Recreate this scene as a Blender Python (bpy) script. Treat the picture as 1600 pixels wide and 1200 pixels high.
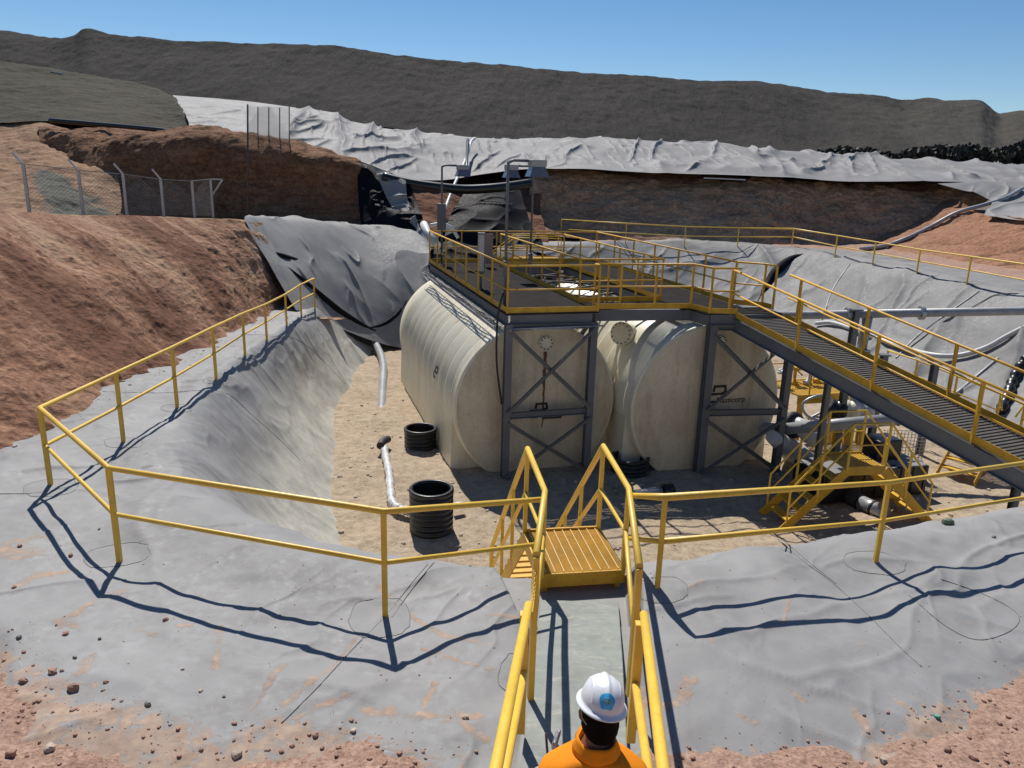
import bpy, math, random
import numpy as np
from mathutils import Vector, Matrix
from mathutils.bvhtree import BVHTree
random.seed(7); rng = np.random.default_rng(11)
sc = bpy.context.scene
for o in list(bpy.data.objects): bpy.data.objects.remove(o)
# ------------------------------------------------------------------ camera, sky, sun, exposure
F, TH, RO = 1200.0, math.radians(15.5), math.radians(1.7)      # focal length in px of a 1600 px wide frame
cam = bpy.data.objects.new("camera", bpy.data.cameras.new("camera")); sc.collection.objects.link(cam); sc.camera = cam
cam.data.sensor_width = 36; cam.data.lens = 36*F/1600; cam.data.clip_start = .05; cam.data.clip_end = 3000
ct, st, cr, sr = math.cos(TH), math.sin(TH), math.cos(RO), math.sin(RO)
X0, U0, F0 = Vector((1, 0, 0)), Vector((0, st, ct)), Vector((0, ct, -st))
R_, U_ = X0*cr+U0*sr, -X0*sr+U0*cr
cam.matrix_world = Matrix(((R_.x, U_.x, -F0.x, 0), (R_.y, U_.y, -F0.y, 0), (R_.z, U_.z, -F0.z, 0), (0, 0, 0, 1)))
SUN_AZ, SUN_EL = (-.26, .966), math.radians(51.5)               # horizontal direction towards the sun
w = bpy.data.worlds.new("World"); sc.world = w; w.use_nodes = True
nt = w.node_tree; bg = nt.nodes["Background"]; sky = nt.nodes.new("ShaderNodeTexSky"); sky.sky_type = 'NISHITA'
sky.sun_disc = False; sky.sun_elevation = SUN_EL; sky.sun_rotation = math.atan2(SUN_AZ[0], SUN_AZ[1])
sky.altitude = 1500; sky.air_density = 1.0; sky.dust_density = .2; sky.ozone_density = 2.0
hs = nt.nodes.new('ShaderNodeHueSaturation'); hs.inputs['Saturation'].default_value = 1.24; hs.inputs['Value'].default_value = 1.0
nt.links.new(sky.outputs[0], hs.inputs['Color']); nt.links.new(hs.outputs[0], bg.inputs[0]); bg.inputs[1].default_value = .078
sl = bpy.data.lights.new("sun", 'SUN'); sl.energy = 4.5; sl.angle = math.radians(.5); sl.color = (1, .96, .90)
so = bpy.data.objects.new("sun", sl); sc.collection.objects.link(so)
sd = Vector((SUN_AZ[0]*math.cos(SUN_EL), SUN_AZ[1]*math.cos(SUN_EL), math.sin(SUN_EL)))
so.rotation_euler = (-sd).to_track_quat('-Z', 'Y').to_euler(); so.location = sd*60
sc.view_settings.view_transform = 'Standard'; sc.view_settings.look = 'None'; sc.view_settings.gamma = 1
sc.view_settings.exposure = .2
# ------------------------------------------------------------------ helpers
def ray(px, py):
    x, y = (px-800)/F, -(py-600)/F
    return R_*x+U_*y+F0
def at(px, py, z=None, Y=None):
    r = ray(px, py)
    return r*(z/r.z) if z is not None else r*(Y/r.y)
def V(*a): return Vector(a)
def _hash(ix, iy, iz, s):
    h = (ix*374761393+iy*668265263+iz*2147483647+s*1274126177) & 0xffffffff
    h = ((h ^ (h >> 13))*1103515245) & 0xffffffff
    h = ((h ^ (h >> 16))*69069) & 0xffffffff
    return ((h >> 8) & 0xffff)/32768.0-1.0
def vnoise(P, s=0):
    P = np.asarray(P, float); i = np.floor(P).astype(np.int64); f = P-i; f = f*f*f*(f*(f*6-15)+10)
    out = 0
    for dx in (0, 1):
        for dy in (0, 1):
            for dz in (0, 1):
                wgt = (f[..., 0] if dx else 1-f[..., 0])*(f[..., 1] if dy else 1-f[..., 1])*(f[..., 2] if dz else 1-f[..., 2])
                out = out+wgt*_hash(i[..., 0]+dx, i[..., 1]+dy, i[..., 2]+dz, s)
    return out
def fbm(P, sc_=1, oc=4, s=0, g=.5):
    P = np.asarray(P)*sc_; a, t, n = 1, 0, 0
    for k in range(oc): t = t+a*vnoise(P, s+k*17); n += a; a *= g; P = P*2.03+5.2
    return t/n
def folds(P, sc_=1, s=0, sharp=5, warp=.6, dirn=(1, 0, 0), st_=3.0):
    warp *= .45; st_ *= 1.7
    """long creases of a loose sheet: stretched, warped ridges running along dirn"""
    P = np.asarray(P, float); d = np.array(dirn, float); d /= np.linalg.norm(d)
    Q = P*sc_; Q = Q-np.outer(Q.reshape(-1, 3)@d, d).reshape(Q.shape)*(1-1/st_)
    wv = np.stack([fbm(P, sc_*.6, 2, s+50+k) for k in range(3)], -1)*warp
    n = vnoise(Q+wv, s); m = np.clip(vnoise(P*sc_*.45, s+9)*1.3+.45, 0, 1)
    return (1-np.abs(n))**sharp*m
def crom(pts, t):
    """Catmull-Rom through pts (n,3) at params t in [0,n-1]"""
    pts = np.asarray(pts, float); n = len(pts); i = np.clip(np.floor(t).astype(int), 0, n-2); ex = lambda q: q.reshape(q.shape+(1,)*(pts.ndim-1)); f = ex(t-i)
    g = lambda k: pts[np.clip(k, 0, n-1)]
    a, b, c, d = g(i-1), g(i), g(i+1), g(i+2)
    a = np.where(ex(i == 0), 2*b-c, a); d = np.where(ex(i == n-2), 2*c-b, d)
    return .5*((2*b)+(-a+c)*f+(2*a-5*b+4*c-d)*f*f+(-a+3*b-3*c+d)*f**3)
def lerp_(pts, t):
    pts = np.asarray(pts, float); n = len(pts); i = np.clip(np.floor(t).astype(int), 0, n-2); f = (t-i).reshape(t.shape+(1,)*(pts.ndim-1))
    return pts[i]*(1-f)+pts[i+1]*f
COL = sc.collection
def link(o, parent=None):
    COL.objects.link(o)
    if parent is not None: o.parent = parent
    return o
def tag(o, label=None, cat=None, group=None, kind=None):
    if label: o['label'] = label
    if cat: o['category'] = cat
    if group: o['group'] = group
    if kind: o['kind'] = kind
    return o
def thing(name, label, cat, loc=(0, 0, 0), group=None):
    o = bpy.data.objects.new(name, None); o.empty_display_size = .2; o.location = loc; COL.objects.link(o)
    return tag(o, label, cat, group)
def mesh_np(name, verts, faces, mat, parent=None, smooth=True):
    me = bpy.data.meshes.new(name); verts = np.asarray(verts, np.float32); faces = np.asarray(faces, np.int32)
    nf, k = faces.shape
    me.vertices.add(len(verts)); me.vertices.foreach_set("co", verts.ravel())
    me.loops.add(nf*k); me.loops.foreach_set("vertex_index", faces.ravel())
    me.polygons.add(nf); me.polygons.foreach_set("loop_start", np.arange(0, nf*k, k, dtype=np.int32))
    me.polygons.foreach_set("use_smooth", np.full(nf, smooth)); me.materials.append(mat); me.update(calc_edges=True); me.validate()
    return link(bpy.data.objects.new(name, me), parent)
SURF = {}
def sheet(name, rows, nu, nv, mat, disp=None, attrs=None, ulin=False, vlin=False, face=(0, 0, 1), parent=None, urep=None, post=None):
    rows = np.array([[list(p) for p in r] for r in rows], float); nr, nc = rows.shape[:2]
    tu = np.linspace(0, nc-1, nu) if urep is None else np.interp(np.linspace(0, 1, nu), np.linspace(0, 1, len(urep)), urep)
    tv = np.linspace(0, nr-1, nv)
    a = np.stack([(lerp_ if ulin else crom)(r, tu) for r in rows], 0)           # nr,nu,3
    G = (lerp_ if vlin else crom)(a, tv)                                         # nv,nu,3
    def nrm(G):
        du = np.gradient(G, axis=1); dv = np.gradient(G, axis=0); n = np.cross(du, dv); n /= np.linalg.norm(n, axis=-1, keepdims=True)+1e-9
        return n
    n = nrm(G); flip = (n.reshape(-1, 3)@np.array(face, float)).mean() < 0
    if flip: n = -n
    UV = np.stack(np.meshgrid(tu/(nc-1), tv/(nr-1)), -1)
    if disp is not None: G = G+n*disp(G, UV, n)[..., None]
    if post is not None: G = post(G, UV)
    idx = np.arange(nu*nv).reshape(nv, nu)
    q = np.stack([idx[:-1, :-1], idx[:-1, 1:], idx[1:, 1:], idx[1:, :-1]], -1).reshape(-1, 4)
    if flip: q = q[:, ::-1]
    o = mesh_np(name, G.reshape(-1, 3), q, mat, parent)
    if attrs:
        for k, fn in attrs.items():
            at_ = o.data.attributes.new(k, 'FLOAT', 'POINT'); at_.data.foreach_set("value", fn(G, UV).astype(np.float32).ravel())
    SURF[name] = (G, q)
    return o
class MB:
    def __init__(s): s.v, s.f, s.sm = [], [], []
    def add(s, vs, fs, smooth=False):
        b = len(s.v); s.v += [tuple(v) for v in vs]; s.f += [tuple(b+i for i in f) for f in fs]; s.sm += [smooth]*len(fs)
    def box(s, c, h, ax=None):
        """box with centre c, half sizes h and axes ax (three unit vectors)"""
        c = Vector(c); ax = ax or (V(1, 0, 0), V(0, 1, 0), V(0, 0, 1))
        vs = [c+ax[0]*h[0]*i+ax[1]*h[1]*j+ax[2]*h[2]*k for i in (-1, 1) for j in (-1, 1) for k in (-1, 1)]
        fs = [(0, 1, 3, 2), (4, 6, 7, 5), (0, 4, 5, 1), (2, 3, 7, 6), (0, 2, 6, 4), (1, 5, 7, 3)]
        if ax[0].cross(ax[1]).dot(ax[2]) < 0: fs = [f[::-1] for f in fs]
        s.add(vs, fs)
    def beam(s, p, q, wd, ht, up=V(0, 0, 1)):
        p, q = Vector(p), Vector(q); d = (q-p); L = d.length; d.normalize(); sd_ = d.cross(up)
        if sd_.length < 1e-4: sd_ = d.cross(V(0, 1, 0))
        sd_.normalize(); u = sd_.cross(d).normalized(); s.box((p+q)/2, (L/2, wd/2, ht/2), (d, sd_, u))
    def ibeam(s, p, q, wd, ht, t=.012, up=V(0, 0, 1)):
        p, q = Vector(p), Vector(q); d = (q-p); L = d.length; d.normalize(); sd_ = d.cross(up)
        if sd_.length < 1e-4: sd_ = d.cross(V(0, 1, 0))
        sd_.normalize(); u = sd_.cross(d).normalized(); c = (p+q)/2
        s.box(c+u*(ht/2-t/2), (L/2, wd/2, t/2), (d, sd_, u)); s.box(c-u*(ht/2-t/2), (L/2, wd/2, t/2), (d, sd_, u))
        s.box(c, (L/2, t/2, ht/2-t), (d, sd_, u))
    def tube(s, pts, r, seg=10, cap=True):
        pts = [Vector(p) for p in pts]; n = len(pts); rs = r if isinstance(r, (list, tuple)) else [r]*n
        t0 = (pts[1]-pts[0]).normalized(); nn = t0.cross(V(0, 0, 1))
        if nn.length < 1e-3: nn = t0.cross(V(0, 1, 0))
        nn.normalize(); vs = []
        for i in range(n):
            a = (pts[i]-pts[i-1]).normalized() if i else t0; b = (pts[i+1]-pts[i]).normalized() if i < n-1 else a
            t = (a+b).normalized() if (a+b).length > 1e-6 else b
            nn = (nn-t*nn.dot(t)).normalized(); bb = t.cross(nn); k = 1/max(.5, a.dot(t))
            for j in range(seg):
                an = 2*math.pi*j/seg; vs.append(pts[i]+(nn*math.cos(an)+bb*math.sin(an))*rs[i]*(k if seg < 30 else 1))
        fs = [(i*seg+j, i*seg+(j+1) % seg, (i+1)*seg+(j+1) % seg, (i+1)*seg+j) for i in range(n-1) for j in range(seg)]
        s.add(vs, fs, True)
        if cap:
            b = len(s.v); 
            s.f += [tuple(b-n*seg+j for j in range(seg))[::-1], tuple(b-seg+j for j in range(seg))]; s.sm += [False, False]
    def lathe(s, prof, c, ax=V(0, 0, 1), seg=32, smooth=True, xd=None, sx=1, sy=1):
        """prof: list of (radius, height along ax)"""
        ax = Vector(ax).normalized(); c = Vector(c); u = Vector(xd) if xd else ax.cross(V(0, 1, 0))
        if u.length < 1e-3: u = ax.cross(V(1, 0, 0))
        u.normalize(); v = ax.cross(u)
        vs = [c+ax*h+(u*math.cos(2*math.pi*j/seg)*sx+v*math.sin(2*math.pi*j/seg)*sy)*r for r, h in prof for j in range(seg)]
        fs = [(i*seg+j, i*seg+(j+1) % seg, (i+1)*seg+(j+1) % seg, (i+1)*seg+j) for i in range(len(prof)-1) for j in range(seg)]
        s.add(vs, fs, smooth)
    def build(s, name, mat, parent=None, bevel=0):
        me = bpy.data.meshes.new(name); me.from_pydata(s.v, [], s.f); me.materials.append(mat)
        me.polygons.foreach_set("use_smooth", s.sm); me.update()
        o = link(bpy.data.objects.new(name, me), parent)
        if bevel:
            m = o.modifiers.new("bevel", 'BEVEL'); m.width = bevel; m.segments = 2; m.limit_method = 'ANGLE'; m.angle_limit = .7
        return o
def one(name, mat, parent, fn, bevel=0):
    m = MB(); fn(m); return m.build(name, mat, parent, bevel)
# ------------------------------------------------------------------ materials
def ramp(nd, stops):
    e = nd.color_ramp.elements
    while len(e) < len(stops): e.new(.5)
    for i, (p, c) in enumerate(stops): e[i].position = p; e[i].color = tuple(c)+(1,) if len(c) == 3 else c
class M_:
    def __init__(s, name, rough=.6, metal=0, spec=.5):
        s.m = bpy.data.materials.new(name); s.m.use_nodes = True; s.t = s.m.node_tree; s.b = s.t.nodes["Principled BSDF"]
        s.b.inputs['Roughness'].default_value = rough; s.b.inputs['Metallic'].default_value = metal; s.b.inputs['Specular IOR Level'].default_value = spec
        s.co = s.t.nodes.new("ShaderNodeNewGeometry").outputs['Position']
    def n(s, ty, **k):
        nd = s.t.nodes.new(ty)
        for a, b in k.items(): setattr(nd, a, b)
        return nd
    def L(s, a, b): s.t.links.new(a, b)
    def map(s, scale=(1, 1, 1), rot=(0, 0, 0)):
        m = s.n("ShaderNodeMapping"); m.inputs['Scale'].default_value = scale; m.inputs['Rotation'].default_value = rot; s.L(s.co, m.inputs[0]); return m.outputs[0]
    def noise(s, scale, detail=6, rough=.55, dist=0, vec=None):
        nd = s.n("ShaderNodeTexNoise"); nd.inputs['Scale'].default_value = scale; nd.inputs['Detail'].default_value = detail
        nd.inputs['Roughness'].default_value = rough; nd.inputs['Distortion'].default_value = dist; s.L(vec or s.co, nd.inputs['Vector']); return nd.outputs['Fac']
    def cr(s, fac, stops):
        nd = s.n("ShaderNodeValToRGB"); ramp(nd, stops); s.L(fac, nd.inputs[0]); return nd.outputs[0]
    def mix(s, fac, a, b, mode='MIX'):
        nd = s.n("ShaderNodeMix", data_type='RGBA', blend_type=mode)
        for sock, v in ((nd.inputs[0], fac), (nd.inputs[6], a), (nd.inputs[7], b)):
            if hasattr(v, 'is_linked'): s.L(v, sock)
            elif isinstance(v, (int, float)): sock.default_value = v
            else: sock.default_value = tuple(v)+(1,)
        return nd.outputs[2]
    def math(s, op, a, b=0, clamp=False):
        nd = s.n("ShaderNodeMath", operation=op, use_clamp=clamp)
        for sock, v in ((nd.inputs[0], a), (nd.inputs[1], b)):
            if hasattr(v, 'is_linked'): s.L(v, sock)
            else: sock.default_value = v
        return nd.outputs[0]
    def attr(s, name):
        nd = s.n("ShaderNodeAttribute", attribute_name=name); return nd.outputs['Fac']
    def bump(s, h, dist=.01, strength=1):
        nd = s.n("ShaderNodeBump"); nd.inputs['Distance'].default_value = dist; nd.inputs['Strength'].default_value = strength; s.L(h, nd.inputs['Height'])
        if s.b.inputs['Normal'].is_linked: s.L(s.b.inputs['Normal'].links[0].from_socket, nd.inputs['Normal'])
        s.L(nd.outputs[0], s.b.inputs['Normal'])
    def col(s, c):
        if hasattr(c, 'is_linked'): s.L(c, s.b.inputs['Base Color'])
        else: s.b.inputs['Base Color'].default_value = tuple(c)+(1,)
def paint(name, c, rough=.45, var=.25, scale=3, grime=(.2, .13, .07), g=.35, metal=0, spec=.5):
    m = M_(name, rough, metal, spec); n1 = m.noise(scale, 8, .6); n2 = m.noise(scale*7, 6, .7)
    c1 = m.mix(m.cr(n1, [(.35, (0,)*3), (.65, (1,)*3)]), tuple(x*(1-var) for x in c), c)
    f = m.math('MULTIPLY', m.cr(n2, [(.55, (0,)*3), (.75, (1,)*3)]), g)
    m.col(m.mix(f, c1, grime)); m.L(m.cr(n2, [(.3, (rough*.8,)*3), (.7, (min(1, rough*1.35),)*3)]), m.b.inputs['Roughness'])
    if name.startswith('yellow_'):
        ch = m.cr(m.noise(38, 6, .75, .3), [(.655, (0,)*3), (.69, (1,)*3)]); old = m.b.inputs['Base Color'].links[0].from_socket; m.col(m.mix(m.math('MULTIPLY', ch, .8), old, (.16, .065, .03)))
    m.bump(n2, .002, .4); return m.m
def earth(name, cols, sc_=1.5, bump=.05, rot=(0, 0, 0), stretch=(1, 1, 1), pebble=.5, fine=30):
    m = M_(name, .95, 0, .15); v = m.map(stretch, rot); n1 = m.noise(sc_, 9, .62, .6, v); n2 = m.noise(sc_*6, 7, .65, .2, v); n3 = m.noise(fine, 5, .7)
    k = len(cols); c = m.cr(n1, [(.3+.4*i/(k-1), cols[i]) for i in range(k)])
    c = m.mix(.6, c, m.cr(n2, [(.3, tuple(x*.62 for x in cols[0])), (.5, cols[k//2]), (.72, tuple(min(1, x*1.25) for x in cols[-1]))]))
    c = m.mix(pebble*.8, c, m.mix(m.cr(n3, [(.35, (0,)*3), (.68, (1,)*3)]), tuple(x*.5 for x in cols[0]), tuple(min(1, x*1.35) for x in cols[-1])))
    m.col(c); m.bump(n2, bump*2.5, .8); m.bump(n3, bump*.35, .9); return m
DUST = (.40, .27, .185)
def liner_mat(name, base, rough=.42, dusty=True, crust=False, spec=.5):
    m = M_(name, rough, 0, spec); n1 = m.noise(.7, 6, .55, .3); n2 = m.noise(9, 8, .65); n3 = m.noise(120, 3, .6)
    c = m.mix(m.cr(n1, [(.3, (0,)*3), (.7, (1,)*3)]), tuple(x*.82 for x in base), tuple(min(1, x*1.15) for x in base))
    c = m.mix(m.math('MULTIPLY', m.cr(n2, [(.4, (0,)*3), (.75, (1,)*3)]), .28 if dusty else .03), c, tuple(min(1, a*.75+b*.35) for a, b in zip(base, DUST)))
    if dusty: c = m.mix(m.math('MULTIPLY', m.cr(m.noise(55, 4, .7), [(.60, (0,)*3), (.70, (1,)*3)]), .35), c, (.17, .13, .10)); c = m.mix(m.math('MULTIPLY', m.cr(m.noise(1.6, 9, .72, 1.2), [(.5, (0,)*3), (.66, (1,)*3)]), .35), c, tuple(x*1.3 for x in base))
    rg = m.cr(n2, [(.3, (rough*.85,)*3), (.7, (min(1, rough*1.3),)*3)])
    if crust:
        cz = m.attr("crust"); k = m.math('MULTIPLY', cz, m.cr(m.noise(1.1, 9, .65, .8), [(.28, (.45,)*3), (.55, (1,)*3)]))
        c = m.mix(k, c, m.cr(m.noise(3, 8, .7, .5), [(.3, (.38, .365, .32)), (.6, (.52, .50, .42))]))
    if dusty:
        e = m.math('ADD', m.attr("dust"), m.math('MULTIPLY', m.math('SUBTRACT', m.noise(6, 9, .7, .5), .5), 2.0))
        k = m.cr(e, [(.54, (0,)*3), (.80, (.85,)*3)]); c = m.mix(k, c, m.cr(n2, [(.35, (.33, .22, .155)), (.65, (.46, .335, .24))]))
        rg = m.mix(k, rg, (.95, .95, .95)); m.bump(k, .006, .5)
    m.col(c); m.L(rg, m.b.inputs['Roughness']); m.bump(m.noise(2.2, 6, .5, .6), .03, .35); m.bump(n3, .0015, .3); return m.m
Y_ = paint("yellow_paint", (.86, .55, .065), .4, .18, 2.5, (.35, .17, .05), .45)
YD = paint("yellow_worn", (.74, .40, .022), .5, .25, 3, (.25, .12, .04), .6)
STEEL = paint("grey_steel", (.145, .15, .155), .5, .2, 2, (.22, .17, .12), .35)
STEELD = paint("deck_steel", (.095, .08, .07), .7, .3, 3, (.18, .11, .07), .5)
GALV = paint("galvanised", (.42, .43, .44), .35, .2, 4, (.3, .25, .2), .3, .5)
PVC = paint("grey_pipe", (.36, .37, .38), .4, .25, 3, (.3, .22, .15), .4)
WHITEP = paint("white_pipe", (.62, .62, .60), .45, .2, 3, (.38, .3, .2), .5)
BLACK = paint("black_plastic", (.012, .012, .014), .32, .3, 5, (.16, .12, .09), .3)
RUBBER = paint("black_rubber", (.02, .02, .022), .6, .3, 5, (.14, .1, .07), .3)
CONC = M_("painted_concrete", .8); _n = CONC.noise(4, 9, .7); _s = CONC.noise(3, 8, .75, 1.2, CONC.map((1, 2.6, 1), (0, 0, .5)))
CONC.col(CONC.mix(CONC.cr(_s, [(.54, (0,)*3), (.70, (.8,)*3)]), CONC.cr(_n, [(.3, (.19, .205, .185)), (.7, (.285, .30, .27))]), (.44, .41, .32))); CONC.bump(_n, .006, .5)
CONC = CONC.m
# ------------------------------------------------------------------ the setting
SAND = earth("sand", [(.27, .195, .13), (.40, .31, .215), (.46, .375, .27)], .9, .02, pebble=.35, fine=22).m
DIRT = earth("red_dirt", [(.27, .15, .105), (.37, .225, .165), (.45, .31, .235)], 1.1, .02, pebble=.6, fine=26).m
RED = earth("red_slope_soil", [(.17, .075, .042), (.295, .15, .09), (.40, .235, .15)], .55, .05, (0, .55, .35), (.45, 1.1, 2.2), pebble=.55, fine=9)
_k = RED.b.inputs['Base Color'].links[0].from_socket; _t = RED.attr('streak'); RED.col(RED.mix(RED.cr(_t, [(.50, (0,)*3), (.72, (.75,)*3)]), RED.mix(RED.cr(_t, [(.22, (.75,)*3), (.42, (0,)*3)]), _k, (.13, .055, .032)), (.47, .31, .20))); RED = RED.m
REDR = earth("red_bank_soil", [(.21, .095, .055), (.33, .165, .098), (.41, .225, .14)], .5, .04, (0, -.5, -.3), (.5, 1.1, 1.8), pebble=.5, fine=8).m
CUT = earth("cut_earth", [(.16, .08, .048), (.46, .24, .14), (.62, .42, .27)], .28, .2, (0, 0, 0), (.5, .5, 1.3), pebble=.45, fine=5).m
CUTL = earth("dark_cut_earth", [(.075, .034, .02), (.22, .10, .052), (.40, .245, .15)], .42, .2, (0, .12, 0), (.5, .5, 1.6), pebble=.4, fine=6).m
TAN = earth("tan_bank_soil", [(.19, .09, .052), (.30, .175, .105), (.38, .26, .165)], .35, .06, (0, .5, .3), (.6, 1, 1.6), pebble=.4, fine=6)
_g = TAN.attr("gravel"); TAN.L(TAN.mix(TAN.cr(_g, [(.4, (0,)*3), (.6, (1,)*3)]), TAN.b.inputs['Base Color'].links[0].from_socket, (.13, .125, .10)), TAN.b.inputs['Base Color']); TAN = TAN.m
def hill_mat(name, c, s1, rot=(0, 0, 0), st_=(1, 1, 1), fine=1.0, b=.6, pale=False):
    m = M_(name, .95, 0, .1); v = m.map(st_, rot); n1 = m.noise(s1, 10, .68, .5, v); n2 = m.noise(s1*9, 8, .7, .2, v); n3 = m.noise(fine, 6, .7)
    cc = m.cr(n1, [(.28, tuple(x*.6 for x in c)), (.5, c), (.74, tuple(x*1.55 for x in c))]); cc = m.mix(.45, cc, m.cr(n2, [(.3, tuple(x*.5 for x in c)), (.7, tuple(x*1.5 for x in c))]))
    cc = m.mix(.3, cc, m.cr(n3, [(.35, tuple(x*.4 for x in c)), (.7, tuple(x*1.7 for x in c))]))
    if pale: cc = m.mix(m.attr('pale'), cc, m.mix(.5, cc, (.135, .122, .10)))
    m.col(cc); m.bump(n2, b*2, .8); m.bump(n3, b*.6, .8); return m.m
HILL = hill_mat("dump_rock", (.052, .046, .041), .13, (0, .25, 0), (1.5, .3, .3), 1.6, .28, True)
HEAP = hill_mat("heap_gravel", (.082, .073, .054), .25, (0, .75, .2), (.25, .6, 1.2), 5, .08)
PLAIN = earth("plain_soil", [(.12, .09, .07), (.17, .13, .10), (.2, .16, .12)], .05, .1, fine=1).m
LIN = liner_mat("grey_geomembrane", (.255, .253, .248), .62, spec=.3, crust=True)
LINB = liner_mat("weathered_geomembrane", (.225, .222, .215), .66, spec=.28)
LINW = liner_mat("pale_geomembrane", (.24, .234, .23), .66, spec=.25)
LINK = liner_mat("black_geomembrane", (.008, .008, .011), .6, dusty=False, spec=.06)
zero = lambda G, UV: np.zeros(G.shape[:2])
def pxrow(lst): return [at(x, y, z=zz) if tp == 'z' else at(x, y, Y=zz) for x, y, tp, zz in lst]
def Yrow(lst): return [at(x, y, Y=Yv) for x, y, Yv in lst]
DM = None
# -- ring of stations round the pit: under, outer, middle, crest, slope, toe, buried
def stn(o, c, t, zo, zc, zt=-7.35):
    o, c, t = Vector(o), Vector(c), Vector(t); d = (o-c).normalized(); e = (t-c).normalized()
    u = o+d*1.3; m = o*.45+c*.55; s1 = c*.5+t*.5; b = t+e*.9
    return [(u.x, u.y, zo-.12), (o.x, o.y, zo), (m.x, m.y, (zo+zc)/2+.02), (c.x, c.y, zc-.10), (s1.x, s1.y, zc*.40+zt*.60), (t.x, t.y, zt), (b.x, b.y, zt-.45)]
ring = [stn((-8.3, 29.2), (-7.15, 28.0), (-5.75, 31.5), -5.0, -5.1), stn((-8.0, 23.6), (-6.72, 22.4), (-5.5, 23.6), -4.78, -4.78), stn((-7.75, 18.5), (-6.35, 17.9), (-4.5, 18.3), -4.5, -4.5),
        stn((-7.7, 14.4), (-5.68, 13.8), (-3.35, 14.2), -4.3, -4.3), stn((-7.8, 10.7), (-4.85, 11.0), (-2.5, 12.3), -4.25, -4.27), stn((-8.6, 7.4), (-3.7, 9.35), (-1.8, 11.5), -4.22, -4.25),
        stn((-5.2, 5.9), (-2.4, 8.3), (-.9, 11.1), -4.2, -4.25), stn((-2.4, 4.95), (-.9, 8.02), (.2, 11.0), -4.2, -4.28), stn((0, 4.7), (.5, 8.0), (1.2, 11), -4.25, -4.33),
        stn((1.5, 5.0), at(1062, 864, z=-4.45).xy, (2.5, 11.5), -4.35, -4.40), stn((3.3, 5.7), at(1240, 840, z=-4.58).xy, (4.7, 12.2), -4.5, -4.54), stn((5.6, 6.9), at(1440, 812, z=-4.68).xy, (7.0, 13.3), -4.62, -4.63),
        stn((9, 8.2), at(1660, 784, z=-4.7).xy, (9.5, 14.6), -4.7, -4.64), stn((14, 9.2), (15, 12.6), (13.5, 15.8), -4.7, -4.6), stn((20.5, 14), (18.6, 16.2), (14, 18), -4.2, -4.1),
        stn((20.8, 22), (17.7, 23), (13.3, 22), -3.85, -3.8), stn((20.4, 29), (17.3, 28.8), (12.6, 25.5), -3.72, -3.7), stn((19.6, 35), (16.5, 34), (11.8, 29.5), -3.7, -3.7),
        stn((18.3, 42), (15.3, 40.8), (11, 33.5), -3.7, -3.7), stn((13, 45), (12, 43), (9, 36), -3.7, -3.7), stn((7, 45), (7, 43.2), (6, 36), -3.7, -3.7), stn((2, 43.2), (2, 40.6), (2, 34.5), -3.75, -3.75),
        stn((-1.5, 41.5), (-1, 39), (-.8, 33), -3.8, -3.85)]
# stains of blown dirt on the front liner, traced as trails
def trail(pts, wd): return ([at(x, y, z=-4.3) for x, y in pts], wd)
TR = [trail(p, w_) for p, w_ in [([(30, 860), (70, 850)], .2), ([(0, 870), (40, 880)], .3), ([(30, 925), (60, 910), (110, 900)], .16), ([(100, 990), (150, 950), (200, 935)], .1),
      ([(345, 985), (340, 1040), (338, 1065)], .06), ([(445, 1055), (420, 1095), (400, 1125)], .07), ([(525, 1045), (470, 1100), (445, 1120)], .09), ([(600, 960), (560, 1000), (520, 1045)], .05),
      ([(550, 1097), (500, 1120), (465, 1140)], .07), ([(640, 965), (700, 1000), (770, 1015)], .07), ([(660, 1020), (720, 1040), (790, 1062)], .05), ([(680, 1075), (660, 1115)], .06), ([(670, 1030), (672, 1050)], .05),
      ([(570, 1117), (640, 1125), (740, 1130)], .12), ([(700, 1130), (760, 1165)], .1), ([(765, 925), (800, 930)], .05), ([(765, 965), (815, 967)], .05), ([(1075, 1060), (1060, 1090), (1030, 1110)], .16), ([(1110, 995), (1122, 1010)], .06),
      ([(1240, 1065), (1260, 1075)], .08), ([(1345, 1090), (1365, 1120)], .12), ([(1160, 1105), (1200, 1120)], .07), ([(1235, 925), (1225, 965)], .04), ([(1410, 1070), (1430, 1085)], .1), ([(590, 925), (615, 950)], .08),
      ([(175, 950), (205, 935)], .06), ([(215, 995), (245, 1005)], .07), ([(280, 990), (300, 988)], .05), ([(130, 1070), (150, 1040)], .12), ([(90, 985), (130, 995)], .1), ([(1000, 1060), (1010, 1120)], .12), ([(470, 1160), (430, 1150)], .2), ([(1070, 925), (1100, 910)], .04)]]
def dist_trails(G):
    d = np.zeros(G.shape[:2]); P = G[..., :2]
    for pts, wd in TR:
        for a, b in zip(pts[:-1], pts[1:]):
            a_, b_ = np.array(a[:2]), np.array(b[:2]); ab = b_-a_; t = np.clip(((P-a_)@ab)/(ab@ab), 0, 1)
            dd = np.linalg.norm(P-(a_+t[..., None]*ab), axis=-1); d = np.maximum(d, np.clip(.95-dd/wd*.72, 0, 1)*.9)
    return d
EDGE = np.array([(-30, 6.6), (-9, 6.6), (-7, 6.5), (-5.6, 6.2), (-4.47, 5.85), (-3.7, 5.45), (-3.0, 5.2), (-2.5, 4.9), (-2.2, 4.85), (-1.7, 5.05), (-.92, 5.02), (-.5, 4.9), (-.11, 4.75), (.6, 4.9), (1.39, 5.10), (2.0, 5.02), (2.6, 5.12), (3.0, 5.4), (3.4, 5.78), (4.0, 6.02), (4.9, 6.5), (6.5, 7.1), (9, 8.1), (13, 9), (30, 9.4)])
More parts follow.
